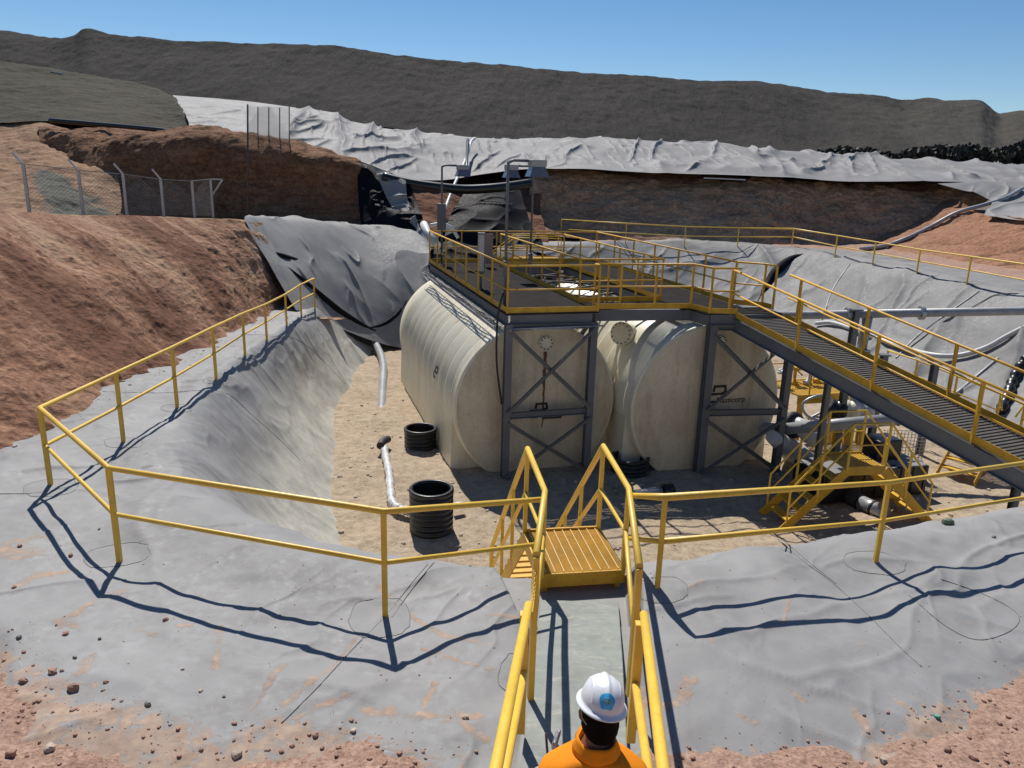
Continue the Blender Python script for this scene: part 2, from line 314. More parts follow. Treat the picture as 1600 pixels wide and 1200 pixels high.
def edge_d(P):   # distance (in y) inside the dirt side of the front edge
    return np.interp(P[..., 0], EDGE[:, 0], EDGE[:, 1])+fbm(np.stack([P[..., 0], P[..., 0]*0, P[..., 0]*0], -1), 1.6, 3, 4)*.22-P[..., 1]
def ldust(G, UV):
    d = dist_trails(G); e = edge_d(G); d = np.maximum(d, np.clip(.55+e*1.3, 0, .8)*(G[..., 1] < 9.5))
    n = np.clip(fbm(G, .9, 4, 77)*1.6-.5, 0, .35); return np.maximum(d, n*(G[..., 2] > -5.2))
def ring_disp(G, UV, n):
    v = UV[..., 1]; slope = np.clip((v-.5)*6, 0, 1); front = np.clip((10-G[..., 1])/3, 0, 1)
    d = fbm(G, .45, 3, 1)*.10+fbm(G, 1.3, 3, 2)*.06*(1-.6*slope)
    d += folds(G, .55, 3, 7, .9, (.5, -1, .0), 2.5)*.07*(1-.3*front)*(1-.6*slope)+folds(G, 1.3, 8, 9, .8, (1, .6, -.4), 3)*.04*(1-.7*slope)
    d += slope*(folds(G, .6, 12, 4, .5, (.9, -.35, -1.0), 3.5)*.085-.03+fbm(G, 2.4, 3, 5)*.006)
    d += folds(G, 2.2, 14, 12, .9, (.6, .8, -.2), 2)*.02*(1-slope)+folds(G, 1.6, 15, 10, .7, (1, -.5, 0), 3)*.024*(1-slope)
    d -= np.clip((v-.8)*8, 0, 1)*fbm(G, .8, 2, 31)*.06
    return d
def crustf(G, UV): return np.clip((-5.1-G[..., 2])/1.2, 0, 1)*np.clip((2.5-G[..., 0])/2, 0, 1)
front = [r for r in ring[:15]]; rowsF = [[s[k] for s in front] for k in range(7)]
ur = [0, 1, 2, 3, 3.7, 4.4, 5, 5.5, 6, 6.5, 7, 7.5, 8, 8.5, 9, 9.5, 10, 10.6, 11.3, 12.2, 14]
def corridor(G, UV):
    x, y = G[..., 0], G[..., 1]; xc = .47+(y-3)*.085; rz = -3.87-(y-3)*.142-.17; inr = np.clip((.62-abs(x-xc))/.12, 0, 1)*(y < 9.6)
    bx = x-(.62-(y-7.3)*.28); inr = np.maximum(inr, np.clip((.62-abs(bx))/.12, 0, 1)*(y > 6.9)*(y < 10.5)); rz = np.where(y > 7.2, -4.72-(np.maximum(y-8.4, 0))*.9, rz)
    G = G.copy(); G[..., 2] = np.minimum(G[..., 2], G[..., 2]*(1-inr)+rz*inr); return G
berm = sheet("ground_liner", rowsF, 1300, 260, LIN, ring_disp, {"dust": ldust, "crust": crustf}, urep=ur, post=corridor)
tag(berm, "smooth grey liner sheet over the berm at the front and left of the pit", "liner sheet")
def ring_disp2(G, UV, n):
    v = UV[..., 1]; slope = np.clip((v-.4)*6, 0, 1); X = G[..., 0]; bk = np.clip((G[..., 1]-38)/4, 0, 1)
    d = fbm(G, .35, 3, 41)*.14+fbm(G, 1.5, 3, 42)*.03+folds(G, .5, 43, 6, .8, (1, .5, -.5), 3)*.12
    d += slope*(folds(G, .42, 45, 5, .7, (1, .9, .75), 4)*.34+folds(G, 1.1, 46, 7, .7, (1, .8, .7), 3)*.10)
    d += bk*slope*folds(G, .5, 47, 5, .5, (-.2, 1, .8), 3)*.5
    return d
rowsB = [[s[k] for s in ring[14:]] for k in range(7)]
far = sheet("ground_liner", rowsB, 620, 200, LINB, ring_disp2, {"dust": lambda G, UV: np.clip(fbm(G, .5, 3, 71)*1.5-.6, 0, .5)})
tag(far, "wrinkled grey liner sheet over the right and far slopes of the pit", "liner sheet")
# -- pit floor
def floor_disp(G, UV, n):
    P = G.copy(); d = fbm(P, .35, 4, 20)*.12+fbm(P, 1.6, 4, 21)*.05+np.abs(fbm(P, 3.5, 3, 22))*-.05
    d += np.exp(-((P[..., 0]-9.5)**2/14+(P[..., 1]-14.3)**2/5))*.12
    return d
flo = sheet("sand_floor", [[(x, y, -7.3) for x in (-9, 0, 9, 18)] for y in (9, 18, 28, 40)], 460, 460, SAND, floor_disp, ulin=True, vlin=True)
tag(flo, kind="structure")
# -- foreground soil
def fg(G, UV):
    e = edge_d(G); x, y = G[..., 0], G[..., 1]; zl = np.interp(x, [-9, -1, 1, 3, 5, 9], [-4.22, -4.2, -4.32, -4.48, -4.58, -4.7])
    h = np.where(e < 0, e*.35, np.minimum(e*.10, .22)*.8)+fbm(G, 1.3, 3, 60)*.035+fbm(G, 5, 3, 61)*.022+np.clip(fbm(G, 14, 2, 62), 0, 1)*.022+np.clip(fbm(G, 26, 2, 63), 0, 1)*.012
    h += np.clip(1.1-y, 0, 6)*.62; h -= .03
    G = G.copy(); G[..., 2] = zl+h; inr = np.exp(-((x-(.40+(y-3)*.06))/.62)**4)*(y > -1)*(y < 7.5); rz = -3.87-(y-3)*.142-.16
    G[..., 2] = np.where(y < 4.6, G[..., 2], G[..., 2])*(1-inr)+np.minimum(G[..., 2], rz)*inr
    return G
gnd = sheet("soil_ground", [[(x, y, -4.3) for x in (-16, 0, 16)] for y in (-5, 2, 10)], 900, 420, DIRT, None, ulin=True, vlin=True, post=fg)
tag(gnd, kind="structure")
# -- left red slope, its foot to the bench edge
def rock_disp(a=.1, s=0, sc_=.8, dirn=(1, 0, -.7)):
    def f(G, UV, n):
        e = np.clip(np.minimum(UV[..., 1], 1-UV[..., 1])*8, .25, 1)
        return e*(fbm(G, sc_*.4, 3, s)*a*1.6+fbm(G, sc_*1.4, 4, s+1)*a*.8-folds(G, sc_, s+2, 4, .8, dirn, 3)*a*1.1+np.clip(fbm(G, sc_*5, 3, s+3), 0, 1)*a*.45)
    return f
Lfoot = [(-9.5, 6.2, -4.35), (-8.4, 9.4, -4.3), at(0, 712, z=-4.22), at(110, 645, z=-4.25), at(210, 590, z=-4.35), at(330, 533, z=-4.5), at(440, 484, z=-4.9), (-7.3, 28.5, -5.25)]
Lfoot2 = [(p[0]+1.0, p[1]-.3, p[2]-.25) for p in Lfoot]
Ltop = [at(-260, 318, z=-.95), at(-120, 325, z=-1.1), at(0, 331, z=-1.3), at(110, 335, z=-1.5), at(200, 338, z=-1.65), at(290, 341, z=-1.85), at(388, 346, Y=28.2), at(420, 349, Y=30.4)]
Lmid = [tuple(Vector(a)*.5+Vector(b)*.5+V(0, 0, .12)) for a, b in zip(Lfoot, Ltop)]
Lmid[6] = tuple(at(418, 405, Y=27.8)); Lmid[7] = tuple(at(455, 425, Y=29.5))
def streak(G, UV):
    d = np.array((.8, -.25, -.52)); d /= np.linalg.norm(d); Q = G-(G@d)[..., None]*d*.86
    return np.clip(.5+fbm(Q, .9, 4, 83)*.6+fbm(G, .25, 2, 84)*.35+fbm(Q, 4, 3, 85)*.25, 0, 1)
def ls_disp(G, UV, n): return rock_disp(.15, 80, .8, (.8, -.25, -.52))(G, UV, n)+(streak(G, UV)-.5)*-.16
ls = sheet("left_slope", [Lfoot2, Lfoot, Lmid, Ltop], 700, 400, RED, ls_disp, {"streak": streak}); tag(ls, kind="structure")
# -- bench behind it, then the bank and the cut faces
Bback = Yrow([(-300, 330, 30), (-120, 334, 31), (0, 335, 33), (110, 337, 35), (200, 338, 38), (290, 340, 40), (388, 343, 41), (600, 348, 41)])
Bfront = [(p[0], p[1], p[2]) for p in Ltop[:-1]]+[at(556, 356, Y=37.0)]
bn = sheet("bench_ground", [[tuple(Vector(p)+V(0, 0, -.05 if i < 6 else (-.3 if i == 6 else -1.5))) for i, p in enumerate(Bfront)], Bback], 200, 90, TAN, rock_disp(.05, 90, .8), {"gravel": zero}, vlin=True); tag(bn, kind="structure")
bk_b = Yrow([(-300, 332, 30), (-120, 336, 31), (0, 337, 33.2), (60, 337, 34.2), (110, 338, 35.2), (170, 339, 37)])
bk_m = Yrow([(-300, 250, 39), (-120, 258, 39), (0, 262, 41), (60, 275, 40), (120, 290, 40), (190, 315, 39.5)])
bk_t = Yrow([(-300, 180, 50), (-120, 188, 50), (0, 190, 51), (60, 192, 50), (110, 205, 49), (170, 225, 47)])
def gravel(G, UV):
    a, b = np.array(at(35, 235, Y=42)), np.array(at(140, 335, Y=36)); P = G; ab = b-a; t = np.clip(((P-a)@ab)/(ab@ab), 0, 1)
    dd = np.linalg.norm((P-(a+t[..., None]*ab))*np.array([1, .35, 1]), axis=-1); return np.clip(1.1-dd/(.5+1.5*t), 0, 1)+fbm(G, 1.2, 4, 5)*.25
bank = sheet("left_bank", [bk_b, bk_m, bk_t], 220, 200, TAN, rock_disp(.3, 95, .35, (.7, -.2, -.8)), {"gravel": gravel}); tag(bank, kind="structure")
cw_b = Yrow([(60, 345, 37), (170, 345, 39), (230, 346, 40.5), (300, 347, 41), (390, 350, 41), (480, 356, 41), (564, 362, 41)])
cw_m = Yrow([(60, 235, 45), (150, 285, 42), (230, 290, 42), (300, 290, 42), (390, 292, 42), (480, 300, 42), (564, 306, 41.6)])
cw_t = Yrow([(60, 196, 48.5), (130, 200, 46), (210, 206, 44), (300, 213, 43), (390, 225, 43), (480, 237, 42.7), (564, 253, 42.1)])
cw_r = Yrow([(60, 192, 56), (130, 196, 56), (210, 202, 54), (300, 209, 53), (390, 221, 52), (480, 232, 50), (564, 248, 46)])
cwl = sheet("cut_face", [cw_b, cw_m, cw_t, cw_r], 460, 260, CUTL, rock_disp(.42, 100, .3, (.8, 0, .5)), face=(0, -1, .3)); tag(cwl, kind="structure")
# -- back cliff under the pale liner band, strip of soil at its foot, right red slope
cb = Yrow([(800, 352, 44.6), (900, 372, 45), (1010, 376, 45), (1120, 380, 45.2), (1230, 384, 45.2), (1320, 388, 45.4), (1400, 392, 45.6), (1500, 396, 46)])
cm = Yrow([(822, 315, 46.6), (900, 318, 47), (1010, 322, 47), (1120, 325, 47.2), (1230, 328, 47.2), (1320, 332, 47.4), (1400, 334, 47.2), (1500, 340, 47)])
ctp = Yrow([(832, 278, 48.8), (880, 268, 49.2), (1010, 272, 49.2), (1120, 279, 49.2), (1230, 284, 49.2), (1320, 289, 49.2), (1420, 291, 49), (1560, 297, 48.8)])
cb2 = Yrow([(832, 268, 52), (880, 262, 52), (1010, 266, 52), (1120, 272, 52), (1230, 278, 52), (1320, 283, 52), (1420, 285, 52), (1560, 290, 52)])
bc = sheet("back_cliff", [cb, cm, ctp, cb2], 520, 220, CUT, rock_disp(.55, 120, .26, (1, 0, .25)), face=(0, -1, .3)); tag(bc, kind="structure")
so_ = [(-4, 42, -3.9), (2, 42.3, -3.85), (7, 44.2, -3.8), (13, 44.2, -3.8), (18, 41.2, -3.8), (19.3, 34.8, -3.8), (20.1, 29, -3.82), (20.4, 22, -3.95), (20.2, 14, -4.3), (16, 7, -4.8)]
so2 = [(-4, 47.5, -3.7), (2, 47.5, -3.7), (8, 47.5, -3.65), (15, 47.5, -3.6), (23, 46, -3.5), (25, 38, -3.5), (26, 30, -3.6), (27, 22, -3.7), (27, 12, -4.0), (24, 3, -4.5)]
sp = sheet("rim_ground", [so_, so2], 420, 90, DIRT, lambda G, UV, n: fbm(G, .6, 4, 33)*.16+fbm(G, 3, 3, 34)*.04, vlin=True); tag(sp, kind="structure")
rs0 = [(19.5, 48.5, -3.9), (21.2, 43, -3.75), (22, 37, -3.75), (23.2, 31, -3.8), (24.5, 24, -3.85), (26, 15, -4.1), (27, 6, -4.3)]
rs2 = [tuple(p) for p in Yrow([(1462, 318, 48.5), (1505, 318, 46.5), (1545, 338, 43), (1602, 349, 39.5), (1700, 366, 34), (1900, 400, 27), (2200, 440, 20)])]
rs1 = [tuple(Vector(a)*.5+Vector(b)*.5+V(0, 0, -.1)) for a, b in zip(rs0, rs2)]
rs3 = [tuple(Vector(p)+V(.6, 4.5, .25)) for p in rs2]
rsl = sheet("right_slope", [rs0, rs1, rs2, rs3], 380, 230, REDR, rock_disp(.15, 140, .6, (-.8, -.2, .8))); tag(rsl, kind="structure")
# -- gully between the banks
gu = sheet("gully_ground", [Yrow([(555, 240, 53), (640, 256, 54), (740, 266, 55), (850, 262, 54)]), Yrow([(555, 262, 47), (640, 274, 47.5), (740, 287, 49), (845, 270, 49)]), Yrow([(600, 320, 43.5), (665, 330, 43.5), (740, 345, 44), (845, 330, 46.2)]),
      Yrow([(640, 372, 39.5), (690, 390, 39), (760, 420, 39), (860, 392, 42)]), Yrow([(600, 470, 34), (690, 470, 34), (780, 470, 34), (870, 420, 40)])], 200, 200, RED, rock_disp(.18, 160, .6), vlin=True); tag(gu, kind="structure")
# -- upper plain, dump hill, heap, far ground
pl = sheet("plain_ground", [[(-260, 62, 4.5), (-40, 62, 3.9), (-17, 62, 3.4), (0, 56.5, 1.9), (20, 56.5, 1.3), (40, 56, .9), (90, 56, .6)], [(-260, 150, 5), (-40, 150, 4), (-17, 150, 3), (0, 150, 2), (20, 150, 1.4), (60, 150, 1), (260, 150, .8)]], 120, 60, PLAIN, lambda G, UV, n: fbm(G, .1, 3, 3)*.15, vlin=True); tag(pl, kind="structure")
hz = sheet("far_ground", [[(-1600, -60, -9), (0, -60, -9), (1600, -60, -9)], [(-1600, 1500, -9), (0, 1500, -9), (1600, 1500, -9)]], 20, 20, PLAIN, None, ulin=True, vlin=True); tag(hz, kind="structure")
cx = [-400, -160, -40, 0, 80, 112, 135, 170, 230, 300, 400, 500, 600, 690, 770, 850, 930, 1000, 1100, 1200, 1290, 1380, 1420, 1460, 1500, 1532, 1546, 1562, 1600, 1700, 1900]
cy = [20, 45, 50, 47, 60, 57, 43, 49, 56, 61, 64, 69, 80, 91, 95, 104, 113, 118, 125, 130, 142, 148, 155, 153, 155, 156, 166, 177, 172, 178, 190]
hb = [at(x, 262+(x-800)*.03, Y=118) for x in cx]; hb[0].x -= 30
hm1 = [at(x, (262+(x-800)*.03)*.68+y*.32, Y=132) for x, y in zip(cx, cy)]; hm2 = [at(x, (262+(x-800)*.03)*.3+y*.7, Y=152) for x, y in zip(cx, cy)]
hc = [at(x, y+1, Y=170) for x, y in zip(cx, cy)]; hk = [V(p.x, 200, p.z-1.5) for p in hc]; hk2 = [V(p.x*1.2, 300, -2) for p in hc]
def hill_disp(s, a=1.0):
    def f(G, UV, n):
        Q = G*np.array([1, .25, .25]); top = np.clip(1-abs(UV[..., 1]-.6)*20, 0, 1)
        return a*(fbm(G, .03, 3, s)*2.0+fbm(Q, .12, 4, s+1)*1.1-np.abs(fbm(Q, .35, 3, s+2))*.9+fbm(G, .5, 3, s+3)*.35)*(1-.55*top)+fbm(G, .18, 3, s+5)*.5*top
    return f
dh = sheet("dump_hill", [hb, hm1, hm2, hc, hk, hk2], 900, 220, HILL, hill_disp(200, .5), {"pale": lambda G, UV: np.clip((G[..., 0]/G[..., 1]-.30+fbm(G, .06, 3, 4)*.12)/.22, 0, 1)}, vlin=True, face=(0, -1, 1)); tag(dh, kind="structure")
hp_b = Yrow([(-300, 192, 50), (-100, 190, 50), (0, 191, 50), (85, 191, 50), (200, 203, 50), (262, 212, 50), (316, 216, 50)])
hp_m = Yrow([(-300, 120, 58), (-100, 135, 58), (0, 138, 58), (95, 146, 58), (190, 162, 58), (250, 172, 57), (292, 180, 54)])
hp_t = Yrow([(-300, 60, 66), (-100, 84, 66), (0, 97, 66), (100, 112, 66), (190, 127, 66), (240, 137, 65), (273, 150, 62)])
hp_k = [(p.x, p.y+10, 2.5) for p in hp_t]
hp = sheet("gravel_heap", [hp_b, hp_m, hp_t, hp_k], 260, 160, HEAP, lambda G, UV, n: fbm(G, .3, 4, 8)*.25+fbm(G, 2, 3, 9)*.06, vlin=True); tag(hp, kind="structure")
# -- pale liner bands and hanging sheets
def tarp_disp(s, a=.3, dirn=(.3, 0, 1), sc_=.4, st_=3):
    def f(G, UV, n):
        e = np.clip(np.minimum(UV[..., 1]/.12, (1-UV[..., 1])/.3), .12, 1)
        return (.3*fbm(G, .22, 3, s)*a*.5)+e*(fbm(G, .22, 3, s)*a*.4+folds(G, sc_*.8, s+1, 4, .45, dirn, st_*1.3)*a*.95+folds(G, sc_*1.6, s+2, 6, .7, (dirn[0]+.5, dirn[1], dirn[2]), 3.2)*a*.75+folds(G, sc_*3.2, s+4, 6, .5, dirn, 4)*a*.3)
    return f
nod = {"dust": lambda G, UV: np.clip(fbm(G, .6, 3, 71)-.55, 0, .3)+np.clip(.06-UV[..., 1], 0, 1)*3}
t1 = sheet("slope_liner", [Yrow([(300, 209, 49.5), (345, 218, 49), (400, 228, 48.5), (460, 234, 48)]), Yrow([(288, 178, 55), (345, 186, 55), (400, 194, 55), (460, 200, 54)]), Yrow([(270, 149, 62), (330, 153, 62), (400, 160, 62), (460, 168, 62)])], 170, 110, LINW, tarp_disp(300, .30, (.35, 1, .35), .32), nod, face=(0, -1, 1))
tag(t1, "pale grey sheet of liner beside the gravel heap, short end of the band", "liner sheet")
tb = Yrow([(452, 232, 47.5), (500, 240, 47), (560, 256, 46), (620, 277, 45.5), (690, 281, 47), (745, 273, 48), (820, 264, 48), (900, 264, 48), (1000, 269, 48.2), (1110, 273, 48.2), (1210, 277, 48.2), (1330, 284, 48.2), (1470, 284, 48.2), (1650, 290, 48.2)])
tt = Yrow([(455, 168, 60), (500, 177, 59), (560, 195, 58), (640, 206, 57), (700, 213, 57), (760, 217, 57), (830, 217, 57), (920, 218, 57), (1000, 221, 57), (1110, 227, 57), (1240, 237, 57), (1330, 246, 57), (1450, 252, 57), (1650, 260, 57)])
tmid = [a*.5+b*.5+V(0, 0, -.1) for a, b in zip(tb, tt)]; tback = [V(p.x*1.02, p.y+3, p.z-.6) for p in tt]
t2 = sheet("slope_liner", [tb, tmid, tt, tback], 1000, 190, LINW, tarp_disp(310, .36, (-.2, 1, .22), .5, 2.6), nod, face=(0, -1, 1))
tag(t2, "long pale creased liner band along the top of the back cliff", "liner sheet")
t3 = sheet("slope_liner", [Yrow([(1538, 336, 42.6), (1575, 342, 41), (1610, 347, 39), (1700, 362, 34)]), Yrow([(1545, 312, 45.5), (1580, 312, 45), (1620, 315, 44), (1720, 320, 40)]), Yrow([(1465, 287, 48), (1540, 284, 47.8), (1620, 284, 47.5), (1760, 288, 46)])], 150, 110, LINW, tarp_disp(330, .26, (.6, .8, .4), .45), nod, face=(0, -1, 1))
tag(t3, "bright liner apron over the shoulder of the red slope at the far right", "liner sheet")
wt = Yrow([(380, 343, 28.3), (430, 347, 31), (500, 351, 34), (565, 356, 36.5), (620, 361, 37.5), (652, 366, 37.5), (672, 392, 36)])
wm = Yrow([(412, 405, 27.3), (452, 415, 28.8), (505, 418, 31), (560, 425, 32.8), (615, 432, 33.6), (650, 440, 33.8), (672, 450, 33.4)])
wb = Yrow([(462, 485, 26.4), (487, 490, 27.2), (530, 512, 29), (572, 528, 30.2), (615, 540, 31), (650, 545, 31.2), (690, 548, 31)])
wk = [V(p.x-.2, p.y+3.6, p.z-.3) for p in wt]
wl = sheet("wall_liner", [wk, wt, wm, wb], 360, 300, LINB, tarp_disp(350, .40, (.5, -.45, -1), .42), nod, face=(0, -1, .5)); tag(wl, "large grey liner sheet hanging down the bank behind the left handrail", "liner sheet")
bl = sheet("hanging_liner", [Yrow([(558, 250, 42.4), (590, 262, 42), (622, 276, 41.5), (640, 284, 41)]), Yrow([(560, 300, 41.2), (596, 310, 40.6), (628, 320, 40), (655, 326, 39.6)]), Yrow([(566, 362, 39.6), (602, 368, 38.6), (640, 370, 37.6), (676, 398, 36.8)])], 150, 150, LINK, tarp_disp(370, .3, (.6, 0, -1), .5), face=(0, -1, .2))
tag(bl, "black liner sheet hanging in the gap right of the dark cut face", "liner sheet")
bs = sheet("hanging_liner", [Yrow([(585, 262, 41.5), (606, 268, 41.2), (634, 282, 40.7)]), Yrow([(606, 312, 40.2), (620, 316, 39.9), (640, 322, 39.6)]), Yrow([(625, 345, 38.6), (645, 352, 38.2), (672, 388, 36.4)]), Yrow([(560, 354, 38.8), (640, 362, 37), (668, 392, 35.6)])][:3], 70, 150, LINB, tarp_disp(375, .3, (.5, 0, -1), .8), nod, face=(0, -1, .2))
tag(bs, "narrow pale liner strip hanging down beside the black sheet in the gap", "liner sheet")
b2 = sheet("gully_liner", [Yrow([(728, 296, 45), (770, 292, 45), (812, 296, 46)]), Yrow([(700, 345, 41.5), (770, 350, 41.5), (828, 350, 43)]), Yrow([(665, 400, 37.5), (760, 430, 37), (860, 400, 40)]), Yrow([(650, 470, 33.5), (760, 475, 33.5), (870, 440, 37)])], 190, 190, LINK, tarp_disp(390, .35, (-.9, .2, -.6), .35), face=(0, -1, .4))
tag(b2, "glossy black liner sheet lining the gully behind the yellow stairs", "liner sheet")
# ------------------------------------------------------------------ ray casting onto the ground
def bvh(names):
    out = []
    for nme in names:
        o = bpy.data.objects[nme]; n = len(o.data.vertices); co = np.empty(n*3, np.float32); o.data.vertices.foreach_get("co", co)
        f = np.empty(len(o.data.polygons)*4, np.int32); o.data.polygons.foreach_get("vertices", f)
        out.append(BVHTree.FromPolygons(co.reshape(-1, 3).tolist(), f.reshape(-1, 4).tolist()))
    return out
TREES = bvh([berm.name, far.name, flo.name, gnd.name, bn.name, sp.name])
def hit(px, py, t=None):
    d = ray(px, py).normalized(); best = None
    for b in (TREES if t is None else [TREES[i] for i in t]):
        h = b.ray_cast(V(0, 0, 0), d)
        if h[0] is not None and (best is None or h[3] < best[1]): best = (h[0], h[3], h[1])
    return best[0] if best else at(px, py, z=-4.4)
def down(x, y, t=None, default=-4.4):
    best = default; f = False
    for b in (TREES if t is None else [TREES[i] for i in t]):
        h = b.ray_cast(V(x, y, 5), V(0, 0, -1))
        if h[0] is not None and (not f or h[0].z > best): best = h[0].z; f = True
    return best
# ------------------------------------------------------------------ handrails
def railing(parent, pts, posts, r=.03, h=1.1, mid=True, toe=0, mat=None, pr=.024, post_base=None, tops=None, name='railing', sq=True):
    """pts: foot points; posts: list of foot points. Rail mesh with its posts as sub-parts"""
    mat = mat or Y_; m = MB(); tp = tops or [Vector(p)+V(0, 0, h) for p in pts]; m.tube(tp, r, 10)
    ro = m.build(name, mat, parent)
    if mid: one('middle_rail', mat, ro, lambda m: m.tube([Vector(p)*.5+t*.5 for p, t in zip(pts, tp)], r*.8, 8))
    if toe: 
        mt = MB()
        for a, b in zip(pts[:-1], pts[1:]): mt.beam(Vector(a)+V(0, 0, toe/2+.004), Vector(b)+V(0, 0, toe/2+.004), .01, toe)
        mt.build('toe_board', mat, ro)
    for p in posts:
        b, t = (p if isinstance(p, tuple) and isinstance(p[0], Vector) else (Vector(p), Vector(p)+V(0, 0, h-.01)))
        mp = MB(); mp.beam(b, t, pr*2, pr*2, V(0, 1, 0)); mp.build('post', mat, ro)
    return ro
def vtop(b, px, py):      # the point above b on the line of sight through (px,py): measures the post's height
    r = ray(px, py); k = (b.x*r.x+b.y*r.y)/(r.x*r.x+r.y*r.y); return V(b.x, b.y, min(max(r.z*k, b.z+.95), b.z+1.2))
def ground_fence(label, group, lst, ends_a=None, ends_b=None, r=.029, t=None, order=None):
    feet = [hit(x, y, t) for (_, _, x, y) in lst]; tops = [vtop(b, x, y) for b, (x, y, _, _) in zip(feet, lst)]
    root = thing('handrail', label, 'handrail', feet[0], group)
    def loc(p): return Vector(p)-root.location
    tp = [loc(p) for p in tops]; ft = [loc(p) for p in feet]
    if ends_a: tp = [loc(ends_a)]+tp; ft = [loc(ends_a)-V(0, 0, 1.1)]+ft
    if ends_b: tp = tp+[loc(ends_b)]; ft = ft+[loc(ends_b)-V(0, 0, 1.1)]
    m = MB(); m.tube(tp, r, 12); m.build('top_rail', Y_, root)
    m = MB(); m.tube([a*.5+b*.5+V(0, 0, .02) for a, b in zip(ft, tp)], r*.82, 10); m.build('middle_rail', Y_, root)
    for b, tpp in zip([loc(p) for p in feet], [loc(p) for p in tops]):
        m = MB(); m.beam(b-V(0, 0, .15), tpp-V(0, 0, .01), .05, .05, V(0, 1, 0)); m.build('post', Y_, root)
    return root, feet, tops
rf = None
left_posts = [(491, 435, 492, 482), (469, 445, 471, 493), (447, 460, 448, 509), (416, 476, 417, 532), (378, 490, 383, 556), (330, 512, 338, 594), (267, 543, 277, 637), (181, 583, 193, 690), (66, 637, 79, 757), (172, 731, 187, 878), (602, 799, 602, 962)]
LR, LF, LT = ground_fence("yellow handrail along the left berm that turns the front corner towards the footbridge", None, left_posts, None, at(852, 780, Y=7.75), t=[0])
right_posts = [(1040, 777, 1027, 918), (1385, 753, 1368, 877)]
RR, RF, RT = ground_fence("yellow handrail on the front berm right of the footbridge", None, right_posts, at(986, 774, Y=8.0), at(1720, 706, Y=10.3), t=[0])
m = MB(); b_ = at(1720, 815, z=-4.7); m.beam(RR.location*-1+b_, RR.location*-1+b_+V(0, 0, 1.1), .05, .05, V(0, 1, 0)); m.build('post', Y_, RR)
far_posts = [(877, 343, 876, 374), (978, 349, 977, 380), (1071, 354, 1069, 385), (1154, 356, 1152, 385), (1239, 359, 1237, 384), (1307, 368, 1304, 402), (1368, 378, 1363, 414), (1438, 390, 1432, 427), (1518, 401, 1510, 444), (1618, 415, 1607, 466), (1760, 436, 1742, 500)]
FR, FF, FT = ground_fence("thin yellow handrail along the far berm below the back cliff", None, far_posts, r=.03, t=[1, 5])
# ------------------------------------------------------------------ liner details: welded patches, seams, stones
def drape(px_pts, n, lift=.008, t=[0]):
    pts = []
    P = crom([(x, y, 0) for x, y in px_pts], np.linspace(0, len(px_pts)-1, n))
    for x, y, _ in P: pts.append(hit(x, y, t)+V(0, 0, lift))
    return pts
PATCH = M_("patch_liner", .65, 0, .25); PATCH.col(PATCH.cr(PATCH.noise(6, 7, .6), [(.3, (.235, .233, .228)), (.7, (.275, .27, .265))])); PATCH.bump(PATCH.noise(9, 3, .5), .012, .35); PATCH = PATCH.m
WELD = paint("weld_bead", (.21, .205, .20), .45, .3, 8)
WELDL = paint("weld_bead_pale", (.42, .42, .41), .4, .2, 8)
def patch(cx_, cy_, rx, ry, ang=0, n=26, pw=2.6, col=WELD):
    if (cx_, cy_) in ((412, 1150), (1465, 1045), (800, 1050)): rx *= .9; ry *= .9
    out = []; ca, sa = math.cos(ang), math.sin(ang)
    for i in range(n):
        a = 2*math.pi*i/n; k = random.uniform(.95, 1.06); c, s = math.cos(a), math.sin(a)
        u = rx*math.copysign(abs(c)**(2/pw), c)*k; v = ry*math.copysign(abs(s)**(2/pw), s)*k
        out.append((cx_+u*ca-v*sa, cy_+u*sa+v*ca))
    m = MB(); m.tube([hit(x, y, [0])+V(0, 0, .001) for x, y in out+out[:1]], .005, 5, False); m.build('weld_seam', col, berm)
    if (cx_, cy_) in ((412, 1150), (1465, 1045), (800, 1050)): return
    m = MB(); grid = []
    rings = 7; c0 = hit(cx_, cy_, [0])+V(0, 0, .005); vs = [c0]
    for q in range(1, rings+1):
        for x, y in out:
            vs.append(hit(cx_+(x-cx_)*q/rings, cy_+(y-cy_)*q/rings, [0])+V(0, 0, .005 if q < rings else .001))
    fs = [(0, 1+i, 1+(i+1) % n) for i in range(n)]+[(1+(q-1)*n+i, 1+q*n+i, 1+q*n+(i+1) % n, 1+(q-1)*n+(i+1) % n) for q in range(1, rings) for i in range(n)]
    m.add(vs, [f[::-1] for f in fs], True); o = m.build('patch', PATCH, berm); return o
for a in [(594, 966, 48, 31, -.1), (183, 868, 52, 17, -.15), (1036, 922, 38, 20, 0), (1368, 880, 48, 17, .12), (80, 762, 42, 13, -.1), (1448, 965, 0, 0, 0), (800, 1050, 32, 22, -1.2),
          (193, 692, 30, 8, 0), (276, 638, 24, 6, 0), (338, 595, 20, 5, 0), (383, 557, 16, 4, 0)]:
    if a[2]: patch(*a)
def seam(pts, r=.007, n=60, mat=WELD, lift=.003, t=[0], par=None):
    m = MB(); m.tube(drape(pts, n, lift, t), r, 5); m.build('weld_seam', mat, par or berm)
seam([(668, 882), (640, 915), (600, 965), (555, 1010), (500, 1070), (440, 1130)],   .005)
seam([(678, 879), (650, 912), (612, 965)], .006)
seam([(1215, 843), (1260, 880), (1300, 910), (1350, 955), (1380, 985), (1410, 1015), (1440, 1042)], .006)
seam([(1222, 843), (1266, 880), (1306, 912)], .005)
seam([(1420, 930), (1480, 980), (1530, 1000), (1580, 985), (1590, 960), (1540, 930), (1470, 905)], .004, 70)
seam([(470, 942), (500, 915), (430, 870)], .003, 20, WELD) if False else None
seam([(160, 612), (250, 614), (345, 612), (395, 650), (440, 690), (470, 720)], .006, 60, WELDL)
